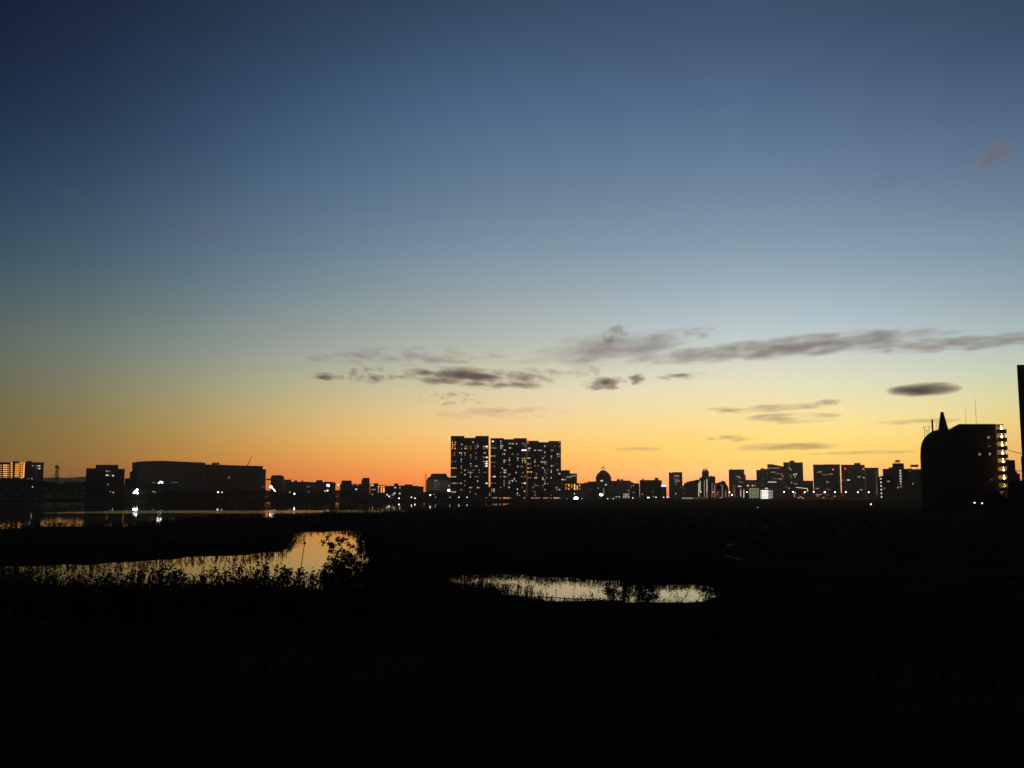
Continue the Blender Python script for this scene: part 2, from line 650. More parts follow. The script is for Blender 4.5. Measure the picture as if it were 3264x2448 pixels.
# ------------------------------------------------------------------ plants
def unit_dirs(n, up=0.0):
    d = NR.normal(size=(n, 3))
    d[:, 2] += up
    return d / np.linalg.norm(d, axis=1)[:, None]


def leaf_quads(C, size, flat=0.0):
    """randomly turned leaf-shaped quads round the centres C"""
    n = len(C)
    u = unit_dirs(n)
    v = np.cross(u, unit_dirs(n))
    v /= np.linalg.norm(v, axis=1)[:, None] + 1e-9
    s = (size * NR.uniform(.6, 1.4, n))[:, None]
    w = s * NR.uniform(.35, .6, n)[:, None]
    return np.stack([C - u * s * .5, C + v * w * .5, C + u * s * .5, C - v * w * .5], 1)


def blades(B, h, w, lean, bend=0.3):
    """grass / reed blades: two stacked quads each, from base points B"""
    n = len(B)
    a = NR.uniform(0, 2 * math.pi, n)
    side = np.stack([np.cos(a), np.sin(a), np.zeros(n)], 1)
    b = NR.uniform(0, 2 * math.pi, n)
    ld = np.stack([np.cos(b), np.sin(b), np.zeros(n)], 1) * (NR.uniform(0, 1, n) * lean)[:, None]
    up = np.zeros((n, 3))
    up[:, 2] = 1
    h = np.asarray(h)[:, None] * np.ones((n, 1))
    w = np.asarray(w) * np.ones((n, 1))
    mid = B + (up + ld * .5) * h * .55
    tip = B + (up + ld * (1 + bend)) * h
    q1 = np.stack([B - side * w * .5, B + side * w * .5, mid + side * w * .42, mid - side * w * .42], 1)
    q2 = np.stack([mid - side * w * .42, mid + side * w * .42, tip + side * w * .06, tip - side * w * .06], 1)
    return np.concatenate([q1, q2]), tip


def scatter(n, x0, x1, y0, y1, keep):
    P = np.column_stack([NR.uniform(x0, x1, n), NR.uniform(y0, y1, n)])
    k = keep(P)
    return P[k]


def with_z(P, dz=-.05):
    return np.column_stack([P, ground_z(P) + dz])


def frustum(P, margin=120):
    return np.abs(P[:, 0]) < (1632 + margin) / F * P[:, 1] + 1


def reed_stand(P, hmin, hmax, stem=.02, plume=.2, nleaf=5, nplume=9, pl_n=None):
    B = with_z(P)
    n = len(B)
    h = NR.uniform(hmin, hmax, n) * (.75 + .5 * vnoise(P[:, 0], P[:, 1], 4, 9))
    out = []
    q, tip = blades(B, h, stem, .18, .15)
    out.append(q)
    for k in range(nleaf):
        f = NR.uniform(.1, .75, n)[:, None]
        b = B + (tip - B) * f
        q, _ = blades(b, h * NR.uniform(.22, .42, n), stem * 1.6, 1.1, .6)
        out.append(q)
    if nplume:
        C = np.repeat(tip, nplume, 0)
        C = C + NR.normal(size=C.shape) * np.array([plume * .30, plume * .30, plume * .62]) - np.array([0, 0, plume * .5])
        out.append(leaf_quads(C, plume * .75))
    return np.concatenate(out)


def build_reeds():
    Q = []
    # near bank of the left pond
    sdp = lambda P: sdf(P, POND)
    near = scatter(26000, -45, -8, 38, 82, lambda P: (sdp(P) > -1.6) & (sdp(P) < 9) & frustum(P) & (P[:, 1] < 78 + .1 * P[:, 0]) & (sdf(P, POOL) > .3))
    dens = vnoise(near[:, 0], near[:, 1], 3.5, 4)
    near = near[NR.uniform(size=len(near)) < np.clip(dens * 1.2 - .15, .08, 1) * .42]
    Q.append(reed_stand(near, 1.2, 2.35, .024, .27, 5, 11))
    low = scatter(24000, -45, -6, 38, 62, lambda P: (sdp(P) > -1.2) & (sdp(P) < 6) & frustum(P) & (P[:, 1] < 60) & (sdf(P, POOL) > .3))
    Q.append(reed_stand(low, .6, 1.35, .03, .22, 5, 6))
    # reeds out in the shallow left arm, they veil the water
    sh = scatter(9000, -75, -22, 48, 95, lambda P: (sdp(P) > -14) & (sdp(P) < 2) & frustum(P) & (P[:, 0] < -.36 * P[:, 1]))
    sh = sh[NR.uniform(size=len(sh)) < np.clip((-.34 - sh[:, 0] / sh[:, 1]) * 2.4, 0, .28)]
    Q.append(reed_stand(sh, 1.0, 2.3, .022, .22, 4, 8))
    # far bank of the left pond
    far = scatter(60000, -110, 10, 80, 225, lambda P: (sdp(P) > -1.8) & (sdp(P) < 5) & frustum(P))
    far = far[NR.uniform(size=len(far)) < .42]
    Q.append(reed_stand(far, .8, 1.7, .05, .3, 3, 5))
    # round the right pool: far bank, then clumps standing in the water at its dim end
    sdl = lambda P: sdf(P, POOL)
    rb = scatter(46000, -14, 40, 40, 100, lambda P: (sdl(P) > -.6) & (sdl(P) < 5) & (P[:, 1] > 52) & (sdp(P) > 1))
    Q.append(reed_stand(rb, .3, .85, .025, .16, 4, 6))
    em = scatter(14000, -8, 30, 44, 100, lambda P: (sdl(P) < 0) & (sdl(P) > -9))
    kx = em[:, 0] / em[:, 1]
    pr = np.where(kx < -.02, 1.0, np.where(kx < .0, .6, np.where(kx < .05, .32, np.where(kx < .145, .004, np.where(kx < .19, .05, np.where(kx < .25, .006, .05))))))
    em = em[NR.uniform(size=len(em)) < pr]
    Q.append(reed_stand(em, .7, 1.7, .022, .16, 4, 4))
    lf = scatter(16000, -9, 1, 44, 95, lambda P: (sdl(P) < .5) & (P[:, 0] < -.004 * P[:, 1]))
    lf = lf[NR.uniform(size=len(lf)) < np.clip(.75 - (lf[:, 0] / lf[:, 1] + .09) * 7, .12, 1)]
    Q.append(reed_stand(lf, .6, 1.5, .022, .18, 4, 5))
    rt = scatter(2600, 8, 24, 44, 85, lambda P: (sdl(P) < .5) & (P[:, 0] > .235 * P[:, 1]))
    Q.append(reed_stand(rt, .4, 1.1, .02, .14, 4, 4))
    nb = scatter(9000, -8, 32, 40, 56, lambda P: (sdl(P) > -.3) & (sdl(P) < 6) & (P[:, 1] < 52))
    cl = nb[vnoise(nb[:, 0], nb[:, 1], 1.7, 8) > .56]
    Q.append(reed_stand(cl[::2], .2, .62, .02, .13, 4, 6))
    Q.append(reed_stand(nb, .08, .2, .02, .07, 3, 3))
    # low marsh all over the flat between the pond and the river
    fl = scatter(26000, -190, 120, 90, 420, lambda P: (water_sd(P) > .5) & frustum(P))
    Q.append(reed_stand(fl, .6, 1.5, .07, .4, 2, 3))
    # the river's near edge
    sdr = lambda P: sdf(P, RIVER)
    rv = scatter(60000, -190, 20, 150, 520, lambda P: (sdr(P) > -2.0) & (sdr(P) < 9) & frustum(P))
    Q.append(reed_stand(rv, .7, 1.7, .09, .5, 2, 4))
    # scattered plumes on the dark foreground
    fg = scatter(2600, -32, 26, 18, 56, lambda P: (water_sd(P) > 2) & frustum(P) & (NR.uniform(size=len(P)) < np.where(P[:, 0] < 0, .9, .15)))
    Q.append(reed_stand(fg, .5, 1.3, .014, .16, 5, 9))
    o = quads_obj('reeds', np.concatenate(Q), M['reed'])
    tag(o, 'dark feathery reeds standing round the ponds and along the river edge', 'reeds', kind='stuff')


build_reeds()


def build_grass():
    P = scatter(52000, -34, 34, 7, 58, lambda P: (water_sd(P) > .3) & frustum(P) & (NR.uniform(size=len(P)) < np.clip(26 / P[:, 1], 0, 1)))
    B = np.repeat(with_z(P, -.03), 4, 0)
    B[:, :2] += NR.normal(size=(len(B), 2)) * .07
    q, _ = blades(B, NR.uniform(.14, .42, len(B)), .011, .9, .5)
    tag(quads_obj('grass', q, M['grass']), 'rough dark grass covering the near slope', 'grass', kind='stuff')


build_grass()


def branch_system(bm, base, tips, r0, seed):
    """trunk that forks towards the given tips; returns points along the outer limbs"""
    rr = random.Random(seed)
    pts = []
    fork = base + Vector((rr.uniform(-.1, .1), rr.uniform(-.1, .1), 0)) + Vector((0, 0, (max(t.z for t in tips) - base.z) * .28))
    tube(bm, base, fork, r0, r0 * .78, 7)
    for t in tips:
        prev, rad = fork, r0 * .6
        n = 5
        for i in range(1, n + 1):
            f = i / n
            p = fork.lerp(t, f) + Vector((rr.uniform(-1, 1), rr.uniform(-1, 1), rr.uniform(-.4, .8))) * (t - fork).length * .07 * (1 - f * .5)
            r2 = rad * .72
            tube(bm, prev, p, rad, r2, 5, False)
            if i >= 2:
                for _ in range(2):
                    q = p + Vector((rr.uniform(-1, 1), rr.uniform(-1, 1), rr.uniform(-.3, 1))) * (t - fork).length * .2
                    tube(bm, p, q, r2 * .5, r2 * .15, 4, False)
                    pts.append(q)
            pts.append(p)
            prev, rad = p, r2
    return pts


def make_tree(name, label, cat, base, tips, r0, leaf, n_per, spread, seed, group=None):
    root = thing(name, label, cat, base, 0, group)
    bm = bmesh.new()
    loc = [t - base for t in tips]
    pts = branch_system(bm, Vector((0, 0, 0)), loc, r0, seed)
    bm_obj('trunk', bm, M['bark'], root)
    C = np.repeat(np.array([tuple(p) for p in pts]), n_per, 0)
    C = C + NR.normal(size=C.shape) * spread
    C = C[C[:, 2] > .05]
    quads_obj('crown', leaf_quads(C, leaf), M['leaf'], root)
    return root


def gz(x, y):
    return float(ground_z(np.array([[x, y]]))[0])


def ground_pt(px, d):
    x = xat(px, d, 1700)
    return Vector((x, d, gz(x, d)))


# the small tree and the bush in front of the pond
b = ground_pt(1112, 44.5)
make_tree('pond_tree', 'small loose leafed tree leaning over the bright pond, its left side seen against the water', 'tree', b,
          [at(1046, 1718, 44.2), at(1060, 1738, 44.0), at(1082, 1752, 44.8), at(1072, 1800, 44), at(1100, 1790, 44), at(1122, 1745, 45), at(1150, 1772, 44.5), at(1152, 1725, 45.3), at(1190, 1740, 46), at(1215, 1775, 46), at(1180, 1820, 45)],
          .11, .15, 30, .075, 3)
make_tree('bush', 'dense dark bush at the foot of the small pond tree', 'bush', ground_pt(1072, 43.5),
          [at(1036, 1826, 43.4), at(1056, 1818, 43.2), at(1080, 1815, 43.6), at(1100, 1835, 43.4), at(1030, 1850, 43.3), at(1060, 1850, 43.3), at(1090, 1855, 43.5), at(1130, 1850, 44)],
          .04, .11, 90, .11, 5)
shr = [
    (1948, 48, [(1930, 1878), (1944, 1866), (1958, 1880)], 'narrow dark shrub on the near bank halfway along the right pool', 11, 46),
    (1988, 48, [(1972, 1890), (1990, 1876), (2003, 1884)], 'small dark shrub just right of the post and rail fence by the right pool', 12, 40),
    (2056, 48, [(2018, 1896), (2036, 1878), (2060, 1862), (2082, 1876), (2096, 1900)], 'broad dark shrub splitting the bright water of the right pool', 13, 60),
    (2165, 48, [(2140, 1888), (2158, 1872), (2190, 1895), (2205, 1880)], 'thin bare shrub with arching twigs before the bright end of the right pool', 14, 4),
    (2252, 48, [(2232, 1894), (2250, 1878), (2276, 1888)], 'loose twiggy shrub at the far right end of the right pool', 15, 10),
    (1540, 50, [(1500, 1868), (1530, 1858), (1570, 1872), (1590, 1885)], 'dark leafy shrub at the dim left end of the right pool', 16, 50),
]
for px, d, tips, lab, sd_, npl in shr:
    make_tree('shrub', lab, 'shrub', ground_pt(px, d), [at(a, b_, d + R.uniform(-.5, .5)) for a, b_ in tips], .022, .09, npl, .085, sd_, 'shrubs round the right pool')


def build_treeline():
    prof = [(-120, 1524), (0, 1524), (60, 1526), (95, 1531), (160, 1535), (192, 1542), (220, 1537), (275, 1536), (300, 1552), (440, 1556), (500, 1562),
            (600, 1564), (690, 1568), (760, 1563), (850, 1562), (880, 1567), (930, 1566), (980, 1572), (1060, 1567), (1090, 1560), (1120, 1566), (1160, 1572), (1190, 1576),
            (1215, 1586), (1260, 1590), (1300, 1587), (1350, 1570), (1440, 1572), (1465, 1588), (1560, 1591), (1800, 1592)]
    px = np.array([p[0] for p in prof], float)
    py = np.array([p[1] for p in prof], float)
    Q = []
    n = 54000
    X = NR.uniform(-120, 1800, n)
    top = np.interp(X, px, py)
    d = NR.uniform(1254, 1278, n)
    xw = (X - CX) / F * d
    lump = vnoise(xw, xw * 0, 7, 3) * .5 + vnoise(xw, xw * 0, 19, 5) * .5
    zt = EYE + (HORIZ - top) / F * d
    zt = np.maximum(zt * (.94 + .12 * lump), 3.5)
    z = 1.0 + (zt - 1.0) * NR.uniform(0, 1, n) ** .6
    Q = leaf_quads(np.column_stack([xw, d, z]), 2.6)
    o = quads_obj('treeline', Q, M['leaf'])
    tag(o, 'continuous black belt of trees along the far river bank', 'woods', kind='stuff')


build_treeline()

# far hills
bm = bmesh.new()
hp = [(-900, 1580), (-500, 1552), (-200, 1540), (0, 1530), (120, 1524), (170, 1521), (215, 1524), (262, 1519), (320, 1526), (430, 1545), (560, 1570), (700, 1582)]
va = [bm.verts.new((xat(x, 5200), 5200 + R.uniform(-60, 60), zat(y, 5200))) for x, y in hp]
vb = [bm.verts.new((xat(x, 4600), 4600, 0.5)) for x, y in hp]
vc = [bm.verts.new((xat(x, 5800), 5800, 0.5)) for x, y in hp]
for i in range(len(hp) - 1):
    bm.faces.new((vb[i], vb[i + 1], va[i + 1], va[i]))
    bm.faces.new((va[i], va[i + 1], vc[i + 1], vc[i]))
tag(bm_obj('hills', bm, M['hill'], None, True), kind='structure')
# ------------------------------------------------------------------ buildings, left to right
def zoomed(lst, sx, ox, oy):
    return [(ox + x * sx, oy + y * sx, k) for x, y, k in lst]


# orange lit apartment block at the left edge
B = Building('apartment_block', 'apartment block at the left edge with rows of orange lit access corridors', 'apartment block', -60, 140, 1290, 1290, 22, 2, 'concrete')
B.wall([(-60, 40, 1474), (40, 62, 1471), (62, 84, 1474), (84, 102, 1470), (102, 140, 1474)])
for j in range(8):
    y = 1476 + j * 6.7
    for x, k in ((-34, 'O'), (-22, 'o'), (-10, 'O'), (3, 'O'), (13, 'o'), (20, 'o'), (27, 'O'), (37, 'o')):
        if j or x > 30:
            B.win(x, y, 5.2, 3.2, k)  # glowing panels stand in for corridor walls lit by their lamps
    for x, k in ((63, 'O'), (69, 'o')):
        B.win(x, y, 4.5, 3.4, k)
B.win(54, 1499, 11, 44, 'O', 'stairwell_window')  # glowing pane stands in for an orange lit upright stretch of the front
B.win(76, 1498, 3.2, 48, 'o', 'stairwell_window')
for x, y, k in ((104.5, 1484.5, 'd'), (118, 1485, 'd'), (125.5, 1485, 'w'), (118, 1493, 'f'), (125.5, 1493.5, 'w'), (90, 1526, 'f'), (101.5, 1525.5, 'd')):
    B.win(x, y, 5, 3.4, k)
B.dark_grid(86, 138, 1480, 1522, 8, 7)

# lattice mast beside it
root = thing('tower_crane', 'slender lattice crane tower between the orange lit block and the stepped office', 'crane', (xat(179, 1300), 1300, 2))
zt, hw = zat(1491, 1300) - 2, 2.6
bm = bmesh.new()
for sx in (-1, 1):
    for sy in (-1, 1):
        tube(bm, (sx * hw, sy * hw, 0), (sx * hw * .55, sy * hw * .55, zt), .5, .4, 4)
for i in range(8):
    z0, z1 = zt * i / 8, zt * (i + 1) / 8
    s = hw * (1 - .45 * i / 8)
    for sy in (-1, 1):
        tube(bm, (-s, sy * s, z0), (s, sy * s, z1), .28, .28, 4)
        tube(bm, (-s, sy * s, z1), (s, sy * s, z1), .28, .28, 4)
bm_obj('mast', bm, M['darkmetal'], root)
bm = bmesh.new()
box(bm, -2.6, 2.2, -2, 2, zt, zt + 3.2)
bm_obj('cab', bm, M['darkmetal'], root)
bm = bmesh.new()
tube(bm, (0, 0, zt + 3), (-3, 0, zt + 7), .5, .3, 5)
bm_obj('jib', bm, M['darkmetal'], root)

# stepped office
B = Building('office_building', 'stepped office block with a raised middle and two small lit rows', 'office building', 275, 398, 1300, 1300, 24, 2, 'dark')
B.wall([(275, 305, 1493), (305, 377, 1482), (377, 398, 1495)])
B.antenna(340, 1477, 1482, .3)
for x, y, w, k in ((341, 1502, 7, 'd'), (350, 1503, 5, 'f'), (341, 1514.5, 7, 'w'), (349, 1516, 4, 'f'), (360.5, 1516, 5, 'w'), (345, 1544, 3, 'd')):
    B.win(x, y, w, 4.5, k)
B.dark_grid(280, 394, 1500, 1545, 18, 6)
B = Building('low_building', 'long low annex joining the stepped office to the big warehouse', 'building', 398, 446, 1310, 1310, 20, 2, 'dark')
B.wall([(398, 446, 1525)])

# big warehouse
B = Building('warehouse', 'long pale windowless warehouse with rooftop vents, the widest building on the left bank', 'warehouse', 440, 848, 1290, 1420, 60, 2, 'tile')
B.wall([(440, 447.5, 1501), (447.5, 515, (1471, 1469)), (515, 654, (1469, 1475)), (654, 838, (1480.5, 1486)), (838, 848, 1496)])
for a in (683, 691, 699):
    x, z, _ = B.loc(a, 1480)
    bm = bmesh.new()
    box(bm, x - 1.9, x + 1.9, 4, 8, z - .2, z + 2.4)
    tube(bm, (x, 6, z + 2.4), (x, 6, z + 4.2), 1.3, .5, 8)
    bm_obj('roof_vent', bm, M['dark'], B.root)
bm = bmesh.new()
for i in range(16):
    x, z, _ = B.loc(662 + i * 11, 1500)
    z0 = B.loc(662 + i * 11, 1556)[1]
    box(bm, x - .5, x + .5, -.9, -.003, z0, z)
bm_obj('pilaster', bm, M['black'], B.root)['kind'] = 'stuff'
B.win(730, 1522, 3.2, 8, 'd')
B.lit_line(546, 567, 1538, 2, 'f')
B.win(490, 1538, 10, 2.5, 'f')
B.win(814, 1548, 3, 4, 'f')
B.win(840, 1552, 14, 2, 'f')
root = thing('mobile_crane', 'thin slanted crane boom rising behind the warehouse roof', 'crane', (xat(788, 1500), 1500, 2))
p0, p1 = Vector((0, 0, 0)), at(802, 1455, 1500) - root.location
bm = bmesh.new()
tube(bm, Vector((at(786, 1490, 1500) - root.location).to_tuple()), p1, .9, .4, 5)
bm_obj('boom', bm, M['darkmetal'], root)
bm = bmesh.new()
q = at(786, 1490, 1500) - root.location
tube(bm, (q.x, 0, 0), q, 1.2, .9, 5)
bm_obj('mast', bm, M['darkmetal'], root)

# low town between the warehouse and the towers
B = Building('water_tank_building', 'squat dark building with chamfered roof corners right of the warehouse', 'building', 863, 906, 1300, 1300, 22, 2, 'dark')
B.wall([(863, 870, (1519, 1514.5)), (870, 896, 1514.5), (896, 906, (1514.5, 1519.5))], roof=False)
bm = bmesh.new()
x, z, _ = B.loc(848, 1528)
x1 = B.loc(863, 1528)[0]
box(bm, x, x1 - .02, 4, 7, z - 1.2, z + 1.2)
bm_obj('footbridge', bm, M['dark'], B.root)
B = Building('low_building', 'long low flat roofed block with roof humps right of the chamfered building', 'building', 906, 1029, 1310, 1310, 20, 2, 'dark')
B.wall([(906, 928, 1529), (928, 988, 1536), (988, 1008, 1537), (1008, 1028.5, 1531), (1028.5, 1029, 1536)])
B.block('roof_unit', 938, 947, 1531, 1536)
B.block('roof_unit', 961, 966, 1531, 1536)
for x in (978.5, 986):
    B.win(x, 1551, 5, 4, 'f')
B.win(984, 1568, 3, 9, 'f')
B = Building('low_building', 'small dark block under the brightest pair of lamps left of centre', 'building', 1029, 1070, 1315, 1315, 16, 2, 'dark')
B.wall([(1029, 1060, 1536), (1060, 1070, 1538)])
B = Building('low_building', 'narrow flat topped block with a taller penthouse left of the rounded stair tower', 'building', 1084, 1152, 1310, 1310, 18, 2, 'dark')
B.wall([(1084, 1088.5, 1543), (1088.5, 1121, 1532), (1121, 1152, 1543)])
for x, y, k, w in ((1125, 1546, 'f', 5), (1139.5, 1546, 'd', 5), (1135.5, 1559.5, 'w', 6)):
    B.win(x, y, w, 4.5, k)
B = Building('tower_building', 'narrow dark tower with one rounded shoulder in the low town', 'building', 1152, 1179, 1300, 1300, 16, 2, 'dark')
B.wall([(1152, 1154, (1533, 1527)), (1154, 1158, (1527, 1523)), (1158, 1178, 1523), (1178, 1179, 1538)], roof=False)
B = Building('low_building', 'low block with two short yellow lit strips right of the rounded tower', 'building', 1180, 1206, 1320, 1320, 14, 2, 'dark')
B.wall([(1180, 1192, 1543), (1192, 1206, 1541)])
B.win(1186, 1547, 9, 4, 'w')
B.win(1191, 1560.5, 13, 3, 'd')
B = Building('apartment_block', 'small block with three columns of orange and red corridor lights', 'apartment block', 1203, 1229, 1305, 1305, 14, 2, 'tile')
B.wall([(1203, 1229, 1547)])
for i, (x, ks) in enumerate(((1206.5, 'oppp'), (1216, 'oooo'), (1223.5, 'ooYo'))):
    for j in range(4):
        B.win(x, 1551 + j * 5.6, 4.6, 3.6, ks[j])
B = Building('low_building', 'dark low block with two roof boxes and white windows left of the hipped hall', 'building', 1229, 1350, 1315, 1315, 20, 2, 'dark')
B.wall([(1229, 1256, 1549), (1256, 1269, 1541.5), (1269, 1289, 1548), (1289, 1315, 1544.5), (1315, 1333, 1549), (1333, 1350, 1551)])
for x, y, k in ((1260, 1554, 'w'), (1274.5, 1554.5, 'd'), (1258, 1572, 'w'), (1274, 1573, 'w'), (1234, 1577, 'w'), (1251, 1577, 'd'), (1255, 1576, 'd')):
    B.win(x, y, 5, 4.4, k)
B.lit_line(1238, 1253, 1588, 2.5, 'd')

# utility pole
root = thing('utility_pole', 'utility pole with three crossarms standing left of the hipped roof hall', 'utility pole', (xat(1357, 1290), 1290, 2))
bm = bmesh.new()
zt = zat(1508, 1290) - 2
tube(bm, (0, 0, 0), (0, 0, zt), .6, .45, 6)
bm_obj('pole', bm, M['darkmetal'], root)
for y, w in ((1516, 2.8), (1527, 2.2), (1533, 1.8)):
    bm = bmesh.new()
    z = zat(y, 1290) - 2
    box(bm, -w, w, -.85, -.47, z, z + .5)
    bm_obj('crossarm', bm, M['darkmetal'], root)

# hipped roof hall, dimly lit
B = Building('hall', 'dimly lit hall with a hipped roof beside the left apartment tower', 'hall', 1359, 1440, 1310, 1310, 40, 2, 'pale')
B.wall([(1359, 1362, 1530), (1362, 1371, (1524, 1519)), (1371, 1378, (1519, 1509.5)), (1378, 1421, 1509.5), (1421, 1427, (1509.5, 1520)), (1427, 1440, (1520, 1524))], roof=False)
for x in (1374, 1423):
    B.antenna(x, 1508, 1520, .5, 'roof_post', 1)
B.lit_line(1384, 1393, 1531, 2.5, 'd')
for j, y in enumerate((1534, 1541, 1546, 1553, 1560)):
    for a, b, k in ((1362, 1378, 'a'), (1380, 1401, 'f'), (1404, 1432, 'a')):
        B.lit_line(a, b, y, 1.8, k)

# ---- the three apartment towers
T = 1300
SX, OX, OY = 560 / 2212, 1300, 1360


def tower(name, label, px0, px1, tops, lights, rows, d0=T, d1=T, sky=None):
    B = Building(name, label, 'apartment tower', px0, px1, d0, d1, 24, 2, 'black', 'high apartment towers at the centre')
    B.wall(tops)
    y0, y1 = min(t[2] for t in tops) + 12, 1584
    B.ledges(px0 + .5, px1 - .5, y0, y1, rows)
    B.dark_grid(px0 + 1.5, px1 - 1.5, y0 + 1, y1 - 1, max(8, int((px1 - px0) / 5.2)), rows - 1)
    for x, y, k in zoomed(lights, SX, OX, OY):
        w = 3.3
        if k in 'WY': w = 6.4
        B.win(min(max(x, px0 + 3), px1 - 3), y, w, 3.8, k, y=0)
    return B


t1 = {195: '560y 600y 822w', 223: '562o 590o 680w 880d', 250: '562o 592d 722d 745d 790d 860d 883w 955w 992W', 275: '560o 595o 678d 722o 745d 792d 858d 962d 1000d',
      331: '585d 652w 676w 720y 856d 958d 973w', 358: '560f 590d 674d 720d 790p', 387: '793d 856d 952d 968d 995Y', 412: '674w 856f', 440: '560d 600d 672d 955y 993Y',
      467: '790w 990W 966f', 497: '672d 792d 855w 875d 958f 990W', 522: '555o 585o 608O 672d', 549: '718w 760f 828d 900d', 577: '672d 760d 788w 808d 900d 965d 990f',
      604: '718w 788d', 632: '556y 580y 600y 788w 853d 880d', 687: '715d 878w', 714: '545d 582w 600d 620d 645f 670w 992Y', 741: '716d', 768: '785w 805d 877w 897d',
      796: '668d 685f', 822: '552y 574y 597y 783p', 850: '855d'}
t2 = {185: '1070Y 1172w', 215: '1172d 1280w 1300d 1322w 1367w 1445d 1470d', 243: '1065f 1170w 1192w 1475d', 268: '1060d 1085d 1105d 1175w 1282w 1298d',
      296: '1215w 1235d 1445W 1478W', 345: '1192d 1215w 1320d', 350: '1385d', 370: '1058y 1090y', 398: '1280d 1384w 1440d 1468y', 424: '1213w 1235d 1280w 1384d 1445y 1475y',
      447: '1060d 1090d 1213w 1440d 1478y', 475: '1280d', 500: '1090d 1384w 1425d 1445d', 523: '1188w', 550: '1213w 1233w', 577: '1170d 1213w 1232w 1362w 1450d',
      604: '1278w', 630: '1060d 1090Y 1170d 1213w 1230d 1250f 1435p 1470p', 657: '1340w', 683: '1212d 1275d 1297d 1320w 1362p', 712: '1060d 1100f 1212d 1278w 1440d 1472Y',
      737: '1212d', 765: '1168d 1275w 1440f', 788: '1057d 1085w 1380w', 812: '1057d 1085w 1470w', 838: '1380w', 862: '1380d 1408d',
      893: '1075p 1090d 1105p 1118d', 899: '1160O 1182a 1210o 1225O 1240p 1258o 1280p 1300a 1462d 1470p'}
t3 = {198: '1910d', 245: '1725w 1848f 1912d', 272: '1520w 1540w', 298: '1515d 1530f 1600w 1637d 1662w 1685d 1805d 1825d', 323: '1725y', 345: '1885o 1912p',
      372: '1725d 1808w 1890d 1915d', 395: '1514y 1534y 1700w 1808d', 420: '1600d', 445: '1600w 1680w 1700w 1725w 1745d', 470: '1515w 1545d 1725d 1870f 1745f', 493: '1600d 1640d 1808w 1830d',
      520: '1515w 1550d 1700w', 545: '1725d 1765f 1805d 1887w', 570: '1512o 1534O 1556o 1725d 1806w', 593: '1620d 1745d 1895d 1912w', 618: '1725a 1620f', 643: '1515p 1545d 1600w 1620w 1700w 1748d 1805w',
      665: '1700w 1725f', 690: '1725d', 718: '1600f 1725w 1762d', 742: '1597d 1618d 1640f 1700d', 765: '1578d 1865d 1880f', 792: '1725p 1880d 1910w', 815: '1605f 1578f', 838: '1605f', 862: '1600d 1805f',
      899: '1560p 1575d 1600p 1622d 1635p 1660p 1712d 1725p 1742d 1760p 1803d 1845o 1858p 1880o 1895d 1912p'}
L = lambda t: [(float(s[:-1]), y, s[-1]) for y, q in t.items() for s in q.split()]
B1 = tower('apartment_tower', 'leftmost and tallest of the three dark apartment towers, alone left of the bright gap', 1437, 1558,
           [(1437, 1480, 1390), (1480, 1515, 1396), (1515, 1558, 1390)], L(t1), 27)
B1.antenna(1554, 1386, 1390, .3)
B2 = tower('apartment_tower', 'middle of the three dark apartment towers, just right of the bright gap', 1563.5, 1679,
           [(1563.5, 1606, 1397), (1606, 1637, 1400.5), (1637, 1679, 1397)], L(t2), 26)
B3 = tower('apartment_tower', 'rightmost and lowest of the three dark apartment towers with a red roof beacon', 1679.3, 1788, [(1679.3, 1717, 1405.5), (1717, 1749, 1410), (1749, 1788, 1406)], L(t3), 25, T + .5, T + .5)
B3.beacon(1683, 1410, 1.0, 'red')
B = Building('garage', 'low entrance block at the foot of the gap between the apartment towers', 'garage', 1555, 1570, T + 8, T + 8, 10, 2, 'dark')
B.wall([(1555, 1570, 1552)])
B.win(1560.8, 1576, 2.6, 10, 'd')

# ---- right of the towers
B = Building('office_building', 'two step office block with a slanting lit strip just right of the apartment towers', 'office building', 1786, 1839, 1450, 1450, 30, 2, 'concrete')
B.wall([(1786, 1816.5, 1499.5), (1816.5, 1839, 1509.5)])
B.block('roof_unit', 1801, 1807, 1497, 1499.5)
B.antenna(1817, 1492, 1500, .25)
for a, b, y, k in ((1790, 1796, 1528.5, 'w'), (1797, 1805, 1529, 'd'), (1805, 1822, 1520.5, 'd'), (1822, 1836, 1516.5, 'd')):
    B.lit_line(a, b, y, 3.6, k)
B.dark_grid(1790, 1836, 1513, 1555, 9, 8)
B = Building('apartment_block', 'low block with five columns of orange corridor lights right of the towers', 'apartment block', 1799, 1874, 1330, 1330, 16, 2, 'tile')
B.wall([(1799, 1824, 1541), (1824, 1843, 1540), (1843, 1861, 1541), (1861, 1874, 1538.5)])
for j in range(4):
    for x, k in ((1804, 'O'), (1813, 'o'), (1822.5, 'O'), (1831.5, 'Y' if j % 2 else 'o'), (1840, 'o'), (1848, 'O')):
        if (j + int(x)) % 5:
            B.win(x, 1544.5 + j * 4.7, 4, 3.4, k)
B = Building('low_building', 'dark flat block at the left foot of the domed building', 'building', 1873, 1903, 1420, 1420, 18, 2, 'dark')
B.wall([(1873, 1903, 1535)])
B.win(1907, 1556, 5, 4, 'f') if False else B.win(1880, 1560, 4, 3.5, 'f')

